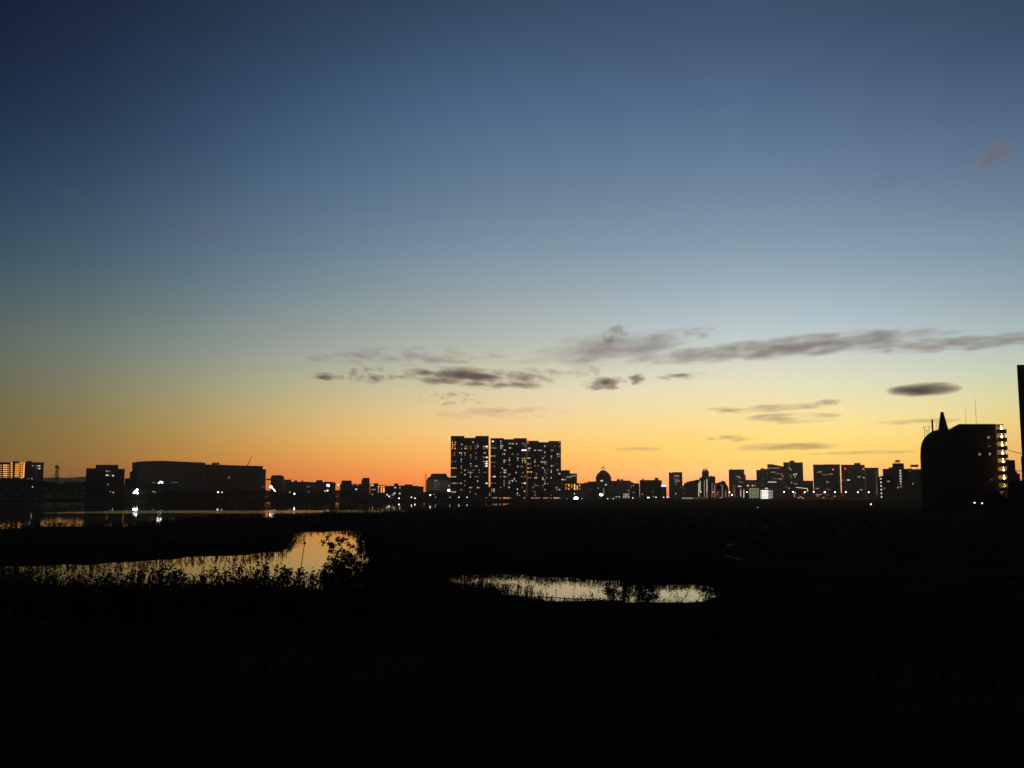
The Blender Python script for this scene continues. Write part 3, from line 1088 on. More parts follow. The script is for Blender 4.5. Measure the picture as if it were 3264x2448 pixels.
# domed building
B = Building('domed_building', 'domed building with a square cupola on top in the middle of the right skyline', 'building', 1899, 1948, 1500, 1500, 30, 2, 'concrete')
B.wall([(1899, 1903, 1517.5), (1903, 1909, 1509.5), (1909, 1940, 1508.5), (1940, 1944, 1510), (1944, 1948, 1517.5)])
x, z, _ = B.loc(1923.2, 1509)
bm = bmesh.new()
r = 15 * 1500 / F
ball(bm, (0, 0, 0), r, 20, .72)
bmesh.ops.delete(bm, geom=[v for v in bm.verts if v.co.z < -.3], context='VERTS')
bmesh.ops.translate(bm, verts=bm.verts[:], vec=(x, 12, z))
bm_obj('dome', bm, M['concrete'], B.root, True)
bm = bmesh.new()
zc = B.loc(1922, 1501.5)[1]
ztop = B.loc(1922, 1490)[1]
for sx in (-1, 1):
    for sy in (-1, 1):
        box(bm, x - .4 + sx * 2 - .5, x - .4 + sx * 2 + .5, 12 + sy * 2 - .5, 12 + sy * 2 + .5, zc - 1, ztop)
box(bm, x - 3.1, x + 2.3, 9.3, 14.7, ztop, ztop + .9)
box(bm, x - 2.3, x + 1.5, 10.1, 13.9, ztop + .9, ztop + 1.7)
box(bm, x - 3.1, x + 2.3, 9.3, 14.7, zc - 1, zc + 1.6)
bm_obj('cupola', bm, M['concrete'], B.root)
B.win(1918, 1532.5, 8, 4.5, 'w')
B.win(1931.5, 1545, 5.5, 4.5, 'w')
B.win(1907, 1556, 4, 3.6, 'd')
B.dark_grid(1902, 1946, 1520, 1545, 10, 5)
B = Building('sign_tower', 'thin tall white lit pylon in front of the domed building', 'sign', 1922.8, 1926.2, 1380, 1380, 2, 2, 'dark')
B.wall([(1922.8, 1926.2, 1553)])
for j in range(6):
    B.win(1924.5, 1556.5 + j * 3.6, 2.4, 2.6, 'd', 'light_panel')

B = Building('apartment_block', 'plain pale block with two roof chimneys right of the domed building', 'apartment block', 1936, 2010, 1440, 1440, 20, 2, 'pale')
B.wall([(1936, 1966, 1533), (1966, 2010, 1532)])
B.block('roof_unit', 1966, 1976, 1527, 1532)
B.block('roof_unit', 1979, 1986, 1527, 1532)
B.win(2003.6, 1563, 4, 4, 'd')
B.dark_grid(1942, 2006, 1538, 1572, 12, 6)
B = Building('low_building', 'sloping roofed brown block between the pale block and the dark block with end towers', 'building', 2010, 2038, 1400, 1400, 18, 2, 'tile')
B.wall([(2010, 2020, (1536, 1539)), (2020, 2036, 1541), (2036, 2038, 1544)])
for x, y, k in ((2013, 1548, 'f'), (2020, 1547, 'd'), (2012, 1553, 'f'), (2020, 1570, 'd')):
    B.win(x, y, 4, 3.4, k)
B = Building('low_building', 'tiny four storey block with a grid of white windows below the brown block', 'building', 1985, 2010, 1290, 1290, 10, 2, 'dark')
B.wall([(1985, 2010, 1570)])
for i, x in enumerate((1988.5, 1993.5, 1998, 2004)):
    for j in range(4):
        B.win(x, 1574.5 + j * 3.8, 3, 2.4, 'wdw'[(i + j) % 3])
B = Building('apartment_block', 'black slab block with a small tower at each roof end', 'apartment block', 2039, 2109, 1380, 1380, 18, 2, 'black')
B.wall([(2039, 2043, 1531), (2043, 2054, 1530.5), (2054, 2087, 1530.5), (2087, 2099, 1530.5), (2099, 2109, 1531)])
B.block('roof_unit', 2087, 2098.5, 1522.5, 1530.4)
B.block('roof_unit', 2046, 2052, 1526.5, 1530.4)
B.dark_grid(2042, 2107, 1535, 1575, 14, 7)
bm = bmesh.new()
for j in range(5):
    xa, z, _ = B.loc(2106, 1535 + j * 5.5)
    xb = B.loc(2109, 1535)[0]
    box(bm, xa, xb + 1.2, -1.2, -.003, z - .5, z)
bm_obj('balcony', bm, M['black'], B.root)
B.win(2080, 1568, 4, 3, 'f')
B.win(2048, 1575.5, 5, 3.5, 'd')
B = Building('sign_board', 'glowing blue white rooftop billboard right of the black slab block', 'billboard', 2107.5, 2124, 1340, 1340, 1.2, 2, 'dark')
B.wall([(2107.5, 2124, 1544.5)], roof=False)
B.win(2115.5, 1548.2, 15.5, 6, 'b', 'sign_panel')
B = Building('office_building', 'pale slab office standing alone with pale lit floor lines', 'office building', 2131.5, 2174.5, 1600, 1600, 24, 2, 'pale')
B.wall([(2131.5, 2138, 1505.5), (2138, 2143, 1507), (2143, 2174.5, 1505.2)])
for a, b, y, k in ((2148, 2165, 1516.5, 'd'), (2150, 2164, 1520, 'f'), (2148, 2162, 1527, 'f'), (2149, 2167, 1530.5, 'f'), (2153, 2166, 1534, 'd'), (2150, 2158, 1540, 'f'), (2152, 2157, 1546, 'f')):
    B.lit_line(a, b, y, 2.4, k)
B.dark_grid(2134, 2172, 1511, 1550, 9, 9)
B = Building('low_building', 'low roofs stepping up to the right behind the bright lawn fence', 'building', 2166, 2236, 1500, 1500, 20, 2, 'tile')
B.wall([(2166, 2180, 1548), (2180, 2190, (1542, 1537)), (2190, 2216, (1536, 1531)), (2216, 2236, 1529.5)])
for x, y in ((2172, 1553), (2181, 1556), (2154, 1574), (2180, 1572)):
    B.win(x, y, 4, 3, 'f')
B = Building('storefront', 'long low greenish lit shed at the left end of the bright right bank', 'shed', 2172, 2250, 1230, 1230, 10, 2, 'pale')
B.wall([(2172, 2250, 1583.5)])
for i in range(13):
    B.win(2176 + i * 5.8, 1588, 4.2, 4, 'g' if i < 6 else 'a')  # glowing panels stand in for lamp light on the lawn and fence

# three spired tower
B = Building('spired_tower', 'narrow tower crowned by three thin spires on the right skyline', 'tower', 2229, 2280, 1750, 1750, 24, 2, 'tile')
B.wall([(2229, 2237, 1521.5), (2237, 2242, 1501), (2242, 2246, 1497), (2246, 2250, 1501), (2250, 2257, 1498), (2257, 2259.5, 1502), (2259.5, 2262, 1519), (2262, 2270, 1516.5), (2270, 2280, 1518.5)], roof=False)
for x, t in ((2242, 1489), (2248, 1486), (2253.7, 1489)):
    xx, z1, _ = B.loc(x, t)
    z0 = B.loc(x, 1500)[1]
    bm = bmesh.new()
    tube(bm, (xx, 4, z0), (xx, 4, z0 + (z1 - z0) * .5), 1.3, .9, 6)
    tube(bm, (xx, 4, z0 + (z1 - z0) * .5), (xx, 4, z1), .6, .1, 6)
    bm_obj('spire', bm, M['tile'], B.root)
B.dark_grid(2240, 2257, 1505, 1530, 4, 6)
B = Building('apartment_block', 'apartment block with bright vertical stairwell light strips below the three spires', 'apartment block', 2221, 2263, 1300, 1300, 18, 2, 'dark')
B.wall([(2221, 2229, 1535), (2229, 2236, 1530), (2236, 2252, 1525), (2252, 2263, 1531)])
for px, a, b_, k in ((2227.5, 1541, 1586, 'w'), (2231.5, 1534, 1570, 'w'), (2245.5, 1532, 1585, 'd'), (2253.5, 1529, 1586, 'W')):
    y, j = a, 0
    while y < b_:
        B.win(px, y, 3.2, 2.2, ('y' if (k == 'W' and j == 4) else 'p' if (k == 'W' and j > 12) else 'w' if k == 'W' else k))
        y += 3.3
        j += 1
B = Building('apartment_block', 'lower block with two broken columns of white lights and a row of reddish shops', 'apartment block', 2263.2, 2322, 1305, 1305, 18, 2, 'tile')
B.wall([(2263.2, 2290, 1540), (2290, 2299, 1537), (2299, 2306, 1533), (2306, 2313, (1533, 1537)), (2313, 2322, (1540, 1556))])
for px, a, b_, k in ((2269.8, 1542, 1587, 'd'), (2278.5, 1546, 1588, 'p'), (2302.5, 1547, 1588, 'd'), (2313.5, 1566, 1585, 'd')):
    y = a
    while y < b_:
        B.win(px, y, 3, 2.2, k)
        y += 3.5
for x, y, k in ((2289, 1568.5, 'p'), (2286, 1575.5, 'p'), (2274, 1568.5, 'w'), (2298, 1546, 'f'), (2292, 1581, 'a'), (2297, 1586, 'p'), (2306, 1584, 'a'), (2288, 1587, 'a')):
    B.win(x, y, 4.5, 3.2, k)

# the office towers to the right
B = Building('office_building', 'square office tower with a notched right edge, first of the right hand office group', 'office tower', 2322.5, 2377, 1850, 1850, 34, 2, 'concrete', 'office towers on the right skyline')
B.wall([(2322.5, 2332, 1498), (2332, 2372.5, 1496.5), (2372.5, 2377, 1513)])
B.block('roof_unit', 2327, 2331, 1494.5, 1498)
for a, b, y, k in ((2347, 2358, 1519, 'd'), (2354, 2361, 1523.5, 'd'), (2354, 2362, 1536, 'f'), (2362, 2370, 1537, 'f'), (2335, 2343, 1550, 'f'), (2352, 2363, 1550, 'w'), (2325, 2327, 1515, 'f'), (2366, 2370, 1505, 'f')):
    B.lit_line(a, b, y, 3, k)
B.dark_grid(2334, 2371, 1502, 1552, 9, 11)
B = Building('office_building', 'low flat office linking the notched tower to the sloped roof tower', 'office building', 2377, 2413, 1800, 1800, 20, 2, 'concrete')
B.wall([(2377, 2413, 1530)])
B = Building('apartment_block', 'three small lit slabs, white, yellow and pink, under the notched office tower', 'apartment block', 2356, 2386, 1320, 1320, 14, 2, 'dark')
B.wall([(2356, 2366, 1556), (2366, 2386, 1557.5)])
B.win(2361, 1571, 3.4, 26, 'd', 'stairwell_window')
B.win(2360.5, 1573, 1.6, 14, 'y', 'stairwell_window')
for j in range(9):
    B.win(2371, 1559.5 + j * 3.2, 3.2, 2.4, 'p' if j < 2 else 'w')
B.win(2340.5, 1569, 7, 26, 'a', 'stairwell_window')
B = Building('apartment_block', 'wide block with a dim green lit grid of corridors and lamps on its roof terrace', 'apartment block', 2386.5, 2420, 1310, 1310, 16, 2, 'pale')
B.wall([(2386.5, 2420, 1554)])
for i in range(4):
    for j in range(8):
        B.win(2391.2 + i * 8, 1557.5 + j * 4.0, 6.4, 2.0, 'g')
for x, k in ((2383, 'o'), (2386.5, 'p'), (2398.5, 'y'), (2406.5, 'd')):
    B.win(x, 1547.8, 4, 4.5, k, 'terrace_light', y=4)
B.dark_grid(2387.5, 2419, 1556, 1588, 3, 4)
B = Building('parking_garage', 'brilliant white lit open deck building, the brightest facade on the right bank', 'parking garage', 2421.5, 2464.5, 1310, 1310, 16, 2, 'pale')
B.wall([(2421.5, 2464.5, 1560)])
for i in range(8):
    for j in range(7):
        B.win(2425.3 + i * 5.1, 1563.6 + j * 4.1, 3.5, 2.5, 'W' if 1 <= i <= 4 else 'w' if i < 6 or j % 2 else 'd')
B.win(2443, 1556.5, 9, 3.2, 'w', 'roof_light')
B.dark_grid(2422.3, 2464, 1561.5, 1590, 5, 3)
B = Building('office_building', 'wide stepped office tower with a sloping top and a long lit line below it', 'office tower', 2410.5, 2501, 1950, 1950, 40, 2, 'concrete', 'office towers on the right skyline')
B.wall([(2410.5, 2424, 1498), (2424, 2437, 1493), (2437, 2446, 1495), (2446, 2464, (1479.5, 1480)), (2464, 2501, (1480.5, 1488))])
B.lit_line(2446, 2484, 1492, 2, 'd')
for a, b, y, k in ((2457, 2471, 1505, 'd'), (2442, 2447, 1509, 'f'), (2474, 2483, 1509, 'f'), (2488, 2495, 1511, 'd'), (2492, 2498, 1518, 'd'), (2464, 2475, 1525.5, 'f'), (2481, 2493, 1526.5, 'd'), (2430, 2436, 1527, 'f'),
                  (2449, 2474, 1536.5, 'w'), (2428, 2432, 1545, 'f')):
    B.lit_line(a, b, y, 2.6, k)
B.dark_grid(2414, 2498, 1500, 1555, 18, 11)
B = Building('office_building', 'tallest office tower of the right group with a flared crown box on its roof', 'office tower', 2497, 2559, 1900, 1900, 36, 2, 'tile', 'office towers on the right skyline')
B.wall([(2497, 2516, 1473.8), (2516, 2533, 1473), (2533, 2559, 1474)])
xa, z0, _ = B.loc(2518, 1473)
xb, z1, _ = B.loc(2531, 1467.5)
bm = bmesh.new()
prism(bm, [(xa, z0), (xb, z0), (xb + .5, z1 - 1), (xb + 2.2, z1), (xa - 2.2, z1), (xa - .5, z1 - 1)], 4, 14)
bm_obj('roof_unit', bm, M['tile'], B.root)
for x, y, k in ((2514, 1480, 'f'), (2516, 1491, 'd'), (2521, 1497, 'd'), (2517, 1495, 'f'), (2522, 1520, 'f'), (2519, 1515, 'f'), (2531, 1513, 'w'), (2538, 1511, 'y'), (2535, 1520, 'd'), (2523, 1538, 'd'), (2534, 1542, 'd'), (2540, 1542, 'f'), (2506, 1552, 'f'), (2515, 1556, 'd')):
    B.win(x, y, 5, 3.6, k)
B.dark_grid(2501, 2555, 1480, 1560, 12, 16)
B = Building('office_building', 'low office in the gap right of the flared crown tower', 'office building', 2559, 2592, 1800, 1800, 22, 2, 'tile')
B.wall([(2559, 2592, 1532.5)])
B = Building('restaurant', 'low building under a long yellow lit canopy with an orange glow', 'restaurant', 2520, 2580, 1300, 1300, 14, 2, 'tile')
B.wall([(2520, 2535, 1560), (2535, 2577, (1552, 1556)), (2577, 2580, 1562)])
for i in range(7):
    B.win(2540 + i * 5.3, 1553.6 + i * .6, 5, 2.2, 'y', 'canopy_light', y=-.1)
B.win(2574, 1563, 2.6, 9, 'y', 'canopy_light')
for x, y, k in ((2534, 1571, 'w'), (2531, 1577, 'd'), (2533, 1582, 'p'), (2545, 1578, 'a'), (2552, 1584, 'O'), (2560, 1576, 'a'), (2545, 1587, 'O'), (2556, 1590, 'a')):
    B.win(x, y, 5.5, 3.5, k)
B = Building('office_building', 'broad black office slab with one red beacon near its right end', 'office tower', 2591.5, 2677, 1750, 1750, 36, 2, 'dark', 'office towers on the right skyline')
B.wall([(2591.5, 2628, 1481), (2628, 2677, 1480.3)])
B.beacon(2655.5, 1496.5, 1.5)
for a, b, y, k in ((2605, 2608, 1506, 'd'), (2608, 2619, 1504, 'd'), (2621, 2645, 1512.5, 'f'), (2646, 2654, 1511, 'd'), (2633, 2638, 1535, 'd'), (2636, 2642, 1538, 'd'), (2600, 2611, 1557, 'd'), (2633, 2645, 1560, 'f')):
    B.lit_line(a, b, y, 2.8, k)
B.dark_grid(2596, 2674, 1488, 1560, 18, 13)
B = Building('office_building', 'black office slab carrying a roof box and two red beacons', 'office tower', 2680.5, 2756, 1700, 1700, 36, 2, 'dark', 'office towers on the right skyline')
B.wall([(2680.5, 2722, 1481.5), (2722, 2743, 1481), (2743, 2756, 1482)])
B.block('roof_unit', 2722.5, 2742.5, 1475.5, 1480.9)
B.beacon(2693.5, 1494, 1.5)
B.beacon(2752, 1494.5, 1.4)
for a, b, y, k in ((2675, 2691, 1530.5, 'f'), (2700, 2709, 1530, 'w'), (2734, 2743, 1520, 'd'), (2752, 2758, 1522, 'w'), (2740, 2749, 1561.5, 'd'), (2664, 2676, 1542, 'f')):
    B.lit_line(max(a, 2682), min(b, 2755), y, 3.6, k)
B.dark_grid(2684, 2752, 1490, 1560, 16, 12)
B = Building('office_building', 'plain slab right of the beacon towers with a thin dotted column of lights', 'office tower', 2756.5, 2800, 1650, 1650, 30, 2, 'tile', 'office towers on the right skyline')
B.wall([(2756.5, 2800, 1491)])
for j in range(18):
    B.win(2793.5 + j * .12, 1499 + j * 4.4, 2.6, 2.2, 'f' if j < 12 else 'd')
B = Building('low_building', 'reddish lit row of shops below the black office slabs', 'shop row', 2592, 2690, 1290, 1290, 12, 2, 'tile')
B.wall([(2592, 2612, 1571), (2612, 2650, 1574), (2650, 2690, 1572)])
for x, y, k in ((2603, 1576, 'p'), (2610, 1577, 'p'), (2617, 1576, 'd'), (2606, 1581, 'p'), (2612, 1588, 'a'), (2632, 1577, 'a'), (2640, 1576, 'f'), (2660, 1582, 'O'), (2676, 1584, 'a'), (2687, 1580, 'a'), (2650, 1588, 'a'), (2625, 1586, 'O')):
    B.win(x, y, 5.5, 3, k)
B = Building('apartment_block', 'dark block with one column of six round white lamps left of the water tank tower', 'apartment block', 2797, 2846, 900, 900, 18, 2, 'black')
B.wall([(2797, 2806, 1520), (2806, 2846, 1517.5)])
for j in range(6):
    B.win(2807.5 + j * .5, 1526 + j * 11.6, 4.6, 4.2, 'w', 'corridor_light')
B.win(2832, 1534.5, 8, 4, 'd')
B.win(2819, 1556.5, 6, 4, 'f')
B = Building('apartment_block', 'dark apartment tower carrying a water tank on legs with a column of seven lights', 'apartment tower', 2813.5, 2881, 960, 960, 20, 2, 'tile')
B.wall([(2813.5, 2833, 1495), (2833, 2844.5, 1490), (2844.5, 2881, 1477.5)])
for j in range(7):
    B.win(2869.5 + j * .35, 1500 + j * 8.6, 5.4 if j < 6 else 4, 4, 'w' if j < 5 else 'd', 'corridor_light')
B.win(2862.5, 1554, 4, 6, 'd')
xa, z0, _ = B.loc(2854, 1477.5)
xb, z1, _ = B.loc(2868.5, 1466)
bm = bmesh.new()
zm = z0 + (z1 - z0) * .48
box(bm, xa, xb, 3, 8, zm, z1)
bm_obj('water_tank', bm, M['dark'], B.root)
for fx in (.1, .5, .9):
    bm = bmesh.new()
    tube(bm, (xa + (xb - xa) * fx, 5.5, z0), (xa + (xb - xa) * fx, 5.5, zm - .002), .35, .35, 5)
    bm_obj('leg', bm, M['darkmetal'], B.root)
B = Building('apartment_block', 'wide dark block with a raised signboard on its roof left of the rounded building', 'apartment block', 2881.3, 2960, 900, 900, 20, 2, 'black')
B.wall([(2881.3, 2895, 1495), (2895, 2905, 1494), (2905, 2960, 1496)])
B.block('signboard', 2902, 2927, 1481, 1488.3, 4, 5)
for fx in (2906, 2923):
    B.antenna(fx, 1488.4, 1496, .25, 'sign_post', 4.5)
for fx in (2887, 2897):
    B.antenna(fx, 1487, 1495, .15)
B.win(2909.5, 1542, 3.6, 5, 'd')
B.win(2900, 1501, 5, 3, 'f')

# ---- the rounded building with the spire, near on the right
B = Building('rounded_building', 'big dark building with a curved shoulder, a blunt spire and roof masts at the right', 'building', 2933, 3042, 290, 290, 20, .8, 'black')
pts = [(2933.5, 1460), (2933.8, 1440), (2935, 1424), (2938, 1412), (2942.5, 1402), (2948, 1394), (2955, 1387), (2963, 1380), (2972, 1375), (2981, 1371.5), (2992, 1369.5), (3034, 1368.5), (3042, 1362)]
o = [B.loc(*p)[:2] for p in pts]
bm = bmesh.new()
prism(bm, [(o[0][0], -2)] + o + [(o[-1][0], -2)], 0, 20)
bm_obj('wall', bm, M['black'], B.root)
xa, z0, _ = B.loc(2990.5, 1369.2)
xb = B.loc(3023.5, 1369.2)[0]
xc, z1, _ = B.loc(2998, 1312)
xd = B.loc(3007.5, 1312)[0]
bm = bmesh.new()
q = [(xa, 2), (xb, 2), (xb, 6), (xa, 6)]
t = [(xc, 3.4), (xd, 3.4), (xd, 4.6), (xc, 4.6)]
vb = [bm.verts.new((x, y, z0)) for x, y in q]
vt = [bm.verts.new((x, y, z1)) for x, y in t]
bm.faces.new(vb); bm.faces.new(vt)
for i in range(4):
    bm.faces.new((vb[i], vb[(i + 1) % 4], vt[(i + 1) % 4], vt[i]))
box(bm, xc - .06, xd + .06, 3.3, 4.7, z1 - .02, z1 + .16)
bm_obj('spire', bm, M['black'], B.root)
x, z1, _ = B.loc(2971, 1334)
z0 = B.loc(2971, 1376)[1]
bm = bmesh.new()
tube(bm, (x, 4, z0), (x, 4, z1), .30, .30, 8)
bm_obj('flue', bm, M['darkmetal'], B.root)
for px, pt, pb, arm in ((2945.5, 1359, 1399, 1.0), (2953, 1368.5, 1392, .5), (2960.5, 1355.5, 1385, .9)):
    x, z1, _ = B.loc(px, pt)
    z0 = B.loc(px, pb)[1]
    bm = bmesh.new()
    tube(bm, (x, 4, z0), (x, 4, z1), .09, .07, 6)
    tube(bm, (x - arm * .7, 4, z1), (x + arm * .55, 4, z1 + .05), .07, .07, 5)
    tube(bm, (x + .12, 4.0, z1 - 1.1), (x + .5, 4, z1 - .02), .05, .05, 4)
    bm_obj('antenna', bm, M['darkmetal'], B.root)
for px, pt, pb, w in ((2982, 1340, 1372, .9), (2986, 1345, 1371, 1.2)):
    x, z1, _ = B.loc(px, pt)
    z0 = B.loc(px, pb)[1]
    bm = bmesh.new()
    prev = Vector((x, 4, z0))
    for i in range(1, 9):
        a = i / 8 * math.pi * .5
        p = Vector((x + w * (1 - math.cos(a)) * .9, 4, z0 + (z1 - z0) * math.sin(a)))
        tube(bm, prev, p, .06, .06, 5)
        prev = p
    tube(bm, prev, prev + Vector((.45, 0, -.12)), .07, .05, 5)
    bm_obj('curved_vent_pipe', bm, M['darkmetal'], B.root)
x0_, z0_, _ = B.loc(3020, 1360)
x1_, z1_, _ = B.loc(3036, 1367)
bm = bmesh.new()
tube(bm, (x0_, 4, z0_), (x1_, 4, z1_), .1, .1, 5)
bm_obj('strut', bm, M['darkmetal'], B.root)

# apartment building with lit balconies
B = Building('apartment_building', 'dark apartment building with a column of eight warm lit corner balconies', 'apartment building', 3035, 3174, 288, 283, 16, .8, 'black')
B.wall([(3035, 3039, 1368), (3039, 3048, (1363, 1359)), (3048, 3056, (1359, 1353.5)), (3056, 3174, 1352.5)], lip=.12)
B.antenna(3082.5, 1291, 1353, .05, 'lightning_rod')
B.antenna(3114.5, 1265, 1353, .06, 'lightning_rod')
for x, y, k in ((3151, 1394.5, 'd'), (3122.5, 1448, 'd'), (3155, 1447, 'd'), (3160, 1529, 'f'), (3153, 1422, 'f')):
    B.win(x, y, 5.5 if k == 'd' else 7, 7 if k == 'd' else 2.5, k)
u = 283 / F
for j in range(9):
    py = 1353.5 + j * 26.3
    off = j * 1.55
    xa, z, _ = B.loc(3174 + j * 1.05, py)
    xb = B.loc(3203.5 + off if j else 3197, py)[0]
    bm = bmesh.new()
    zt = z + (0 if j == 0 else .0)
    box(bm, xa + .02, xb, -1.2, 3.2, z - .28, z)
    if j:
        box(bm, xa + .02, xb, -1.32, -1.2, z - .28, z + 1.1)
        box(bm, xb, xb + .12, -1.32, 3.2, z - .28, z + 1.1)
    s = bm_obj('balcony' if j else 'roof', bm, M['concrete'], B.root)
    if j < 8:
        x, zz, _ = B.loc(3190.5 + j * 1.55, py + 13)
        bm = bmesh.new()
        ball(bm, (x, -.5, zz), .32, 10)
        tube(bm, (x, -.5, zz + .3), (x, -.5, z - .281), .03, .03, 4)
        lamp = bm_obj('balcony_lamp', bm, G['warm'], s)
        bm = bmesh.new()
        z2 = B.loc(3190, py + 26.3)[1]
        box(bm, xa + .05, xb - .03, 1.3, 1.5, z2 + .003, z - .283)
        bm_obj('rear_wall', bm, M['pale'], s)
# houses behind it
B = Building('low_building', 'dark block half hidden behind the lit balconies at the right', 'building', 3205, 3235, 420, 420, 14, .8, 'dark')
B.wall([(3205, 3216, 1466), (3216, 3235, 1468)])
B = Building('low_building', 'lower dark roofs between the lit balconies and the right edge tower', 'building', 3233, 3262, 400, 400, 14, .8, 'dark')
B.wall([(3233, 3242, 1503), (3242, 3251, 1511), (3251, 3262, 1533)])
B = Building('edge_tower', 'tall black tower cut off by the right edge of the picture', 'tower', 3241, 3345, 215, 215, 14, .8, 'black')
B.wall([(3241, 3345, 1164)], lip=.1)
B.dark_grid(3256, 3340, 1185, 1560, 5, 16)
B = Building('low_building', 'small dark annex at the foot of the right edge tower', 'building', 3254, 3300, 190, 190, 10, .8, 'dark')
B.wall([(3254, 3300, 1456)], lip=.1)


def cable(label, p, q, sag, r):
    bm = bmesh.new()
    prev = Vector(p)
    for i in range(1, 11):
        f = i / 10
        c = Vector(p).lerp(Vector(q), f) - Vector((0, 0, sag * 4 * f * (1 - f)))
        tube(bm, prev, c, r, r, 5, False)
        prev = c
    tag(bm_obj('cable', bm, M['darkmetal']), label, 'cable')


cable('upper dark cable from the lit balconies to the right edge tower', at(3212, 1434, 282), at(3262, 1446.5, 214.9), .15, .10)
cable('lower dark cable from the lit balconies to the right edge tower', at(3232, 1495, 420), at(3263, 1502, 214.9), .2, .12)
make_tree('tree', 'dark bushy tree at the foot of the right edge tower', 'tree', Vector((xat(3240, 230), 230, .9)),
          [at(a, b_, 230 + R.uniform(-2, 2)) for a, b_ in ((3215, 1560), (3228, 1552), (3243, 1556), (3256, 1548), (3268, 1560), (3280, 1556))], .3, .5, 60, .9, 31)
make_tree('tree', 'low dark tree in front of the lit balconies', 'tree', Vector((xat(3190, 240), 240, .9)),
          [at(a, b_, 240 + R.uniform(-2, 2)) for a, b_ in ((3165, 1592), (3180, 1584), (3196, 1580), (3210, 1586))], .25, .5, 60, .8, 32)

# ---- embankment road on the right with its lamps
bm = bmesh.new()
za = zat(1590.5, 1200)
xa, xb = xat(1790, 1200), xat(3420, 1200)
prism2 = [(1170, .5), (1196, za), (1214, za), (1232, 1.0)]
va = [bm.verts.new((xa, y, z)) for y, z in prism2]
vb = [bm.verts.new((xb, y, z)) for y, z in prism2]
for i in range(3):
    bm.faces.new((va[i], va[i + 1], vb[i + 1], vb[i]))
tag(bm_obj('embankment', bm, M['soil']), kind='structure')
bm = bmesh.new()
v = [bm.verts.new(p) for p in ((xa, 1197.5, za + .004), (xb, 1197.5, za + .004), (xb, 1212.5, za + .004), (xa, 1212.5, za + .004))]
bm.faces.new(v)
tag(bm_obj('road', bm, M['asphalt']), kind='structure')
root = thing('guard_rail', 'thin reddish lit guard rail along the embankment road on the right', 'guard rail', (xat(2530, 1196), 1196.6, za))
bm = bmesh.new()
w = xat(2768, 1196) - xat(2530, 1196)
box(bm, 0, w, -.15, .0, .55, .95)
bm_obj('rail', bm, M['redmetal'] if 'redmetal' in M else M['metal'], root)
for i in range(18):
    bm = bmesh.new()
    box(bm, i * w / 17 - .08, i * w / 17 + .08, .003, .16, 0, .9)
    bm_obj('post', bm, M['darkmetal'], root)
bm = bmesh.new()
box(bm, w * .79, w * 1.0, -.22, -.153, .6, .9)
bm_obj('reflector_strip', bm, G['redline'], root)  # glowing strip stands in for reddish light falling on the rail
bm = bmesh.new()
box(bm, w * .05, w * .6, -.22, -.153, .62, .8)
bm_obj('reflector_strip', bm, G['a'], root)  # amber glow put on the rail in place of lamp light


def lamp(label, px, py, d, key='lamps', r=.8, base=None, name='street_lamp', cat='street lamp', group=None, arm=1.4, pole=True):
    if base is None:
        base = 1.6 if d > 700 else .8
    p = at(px, py, d)
    base = min(base, p.z - 2)
    root = thing(name, label, cat, (p.x, d, base), 0, group)
    h = p.z - base
    bm = bmesh.new()
    pr = max(.09, d * 1.2e-4)
    tube(bm, (arm, .3, 0), (arm, .3, h + r * .2), pr, pr * .7, 6)
    tube(bm, (arm, .3, h + r * .2), (0, .3, h + r * .9), pr * .7, pr * .6, 5)
    bm_obj('pole', bm, M['darkmetal'], root)
    bm = bmesh.new()
    ball(bm, (0, 0, h), r, 12, .85)
    bm_obj('lamp_head', bm, G[key], root)
    return root


def floods(label, px, py, d, heads, key='flood', r=1.0, base=1.6):
    """a mast with a cluster of floodlights; heads are pixel offsets and sizes"""
    p = at(px, py, d)
    root = thing('floodlight_mast', label, 'floodlight', (p.x, d, base))
    bm = bmesh.new()
    tube(bm, (0, .8, 0), (0, .8, p.z - base + 2), .35, .22, 6)
    bm_obj('pole', bm, M['darkmetal'], root)
    u = d / F
    for dx, dy, rr in heads:
        bm = bmesh.new()
        ball(bm, (dx * u, -.2, p.z - base - dy * u), rr * 1.0 * u, 12, .9)  # heads sized up to stand in for the bloom round each light
        bm_obj('lamp_head', bm, G[key], root)
    return root


FB = 1248
floods('brilliant white floodlight cluster below the annex left of the warehouse', 433.5, 1567, FB, [(0, 0, 4.6), (3.5, -6, 2.8), (-6, 4, 2.6), (5, 5, 2.4)])
floods('triple white floodlights in front of the left half of the warehouse', 512, 1537, FB, [(-5, 2, 2.4), (0, -1, 2.6), (5, 1, 2.8)], 'lamp')
floods('white floodlight with a trailing glow beside the chamfered building', 864, 1552, FB, [(0, 0, 4.2), (6, 5, 1.8), (10, 9, 2.0), (13, 13, 1.6)], 'lamp')
floods('pair of dazzling white floodlights above the small dark block', 1045.5, 1547, FB, [(0, 0, 4.2), (3, 2, 2.6)], 'lamp')
floods('brightest round white floodlight at the right foot of the apartment towers', 1836, 1589.5, 1250, [(0, 0, 6.6), (-5, 2, 2.4)], 'flood', 1, 2)
floods('round white floodlight under the domed building', 1916, 1577, 1250, [(0, 0, 4.6), (-3.5, -1.5, 2), (4, .5, 2.4)], 'lamp', 1, 2)
floods('white lamp cluster in front of the dark corner of the hipped roof hall', 1430.5, 1563, 1249, [(0, 0, 4.2)], 'lamp', 1, 2)

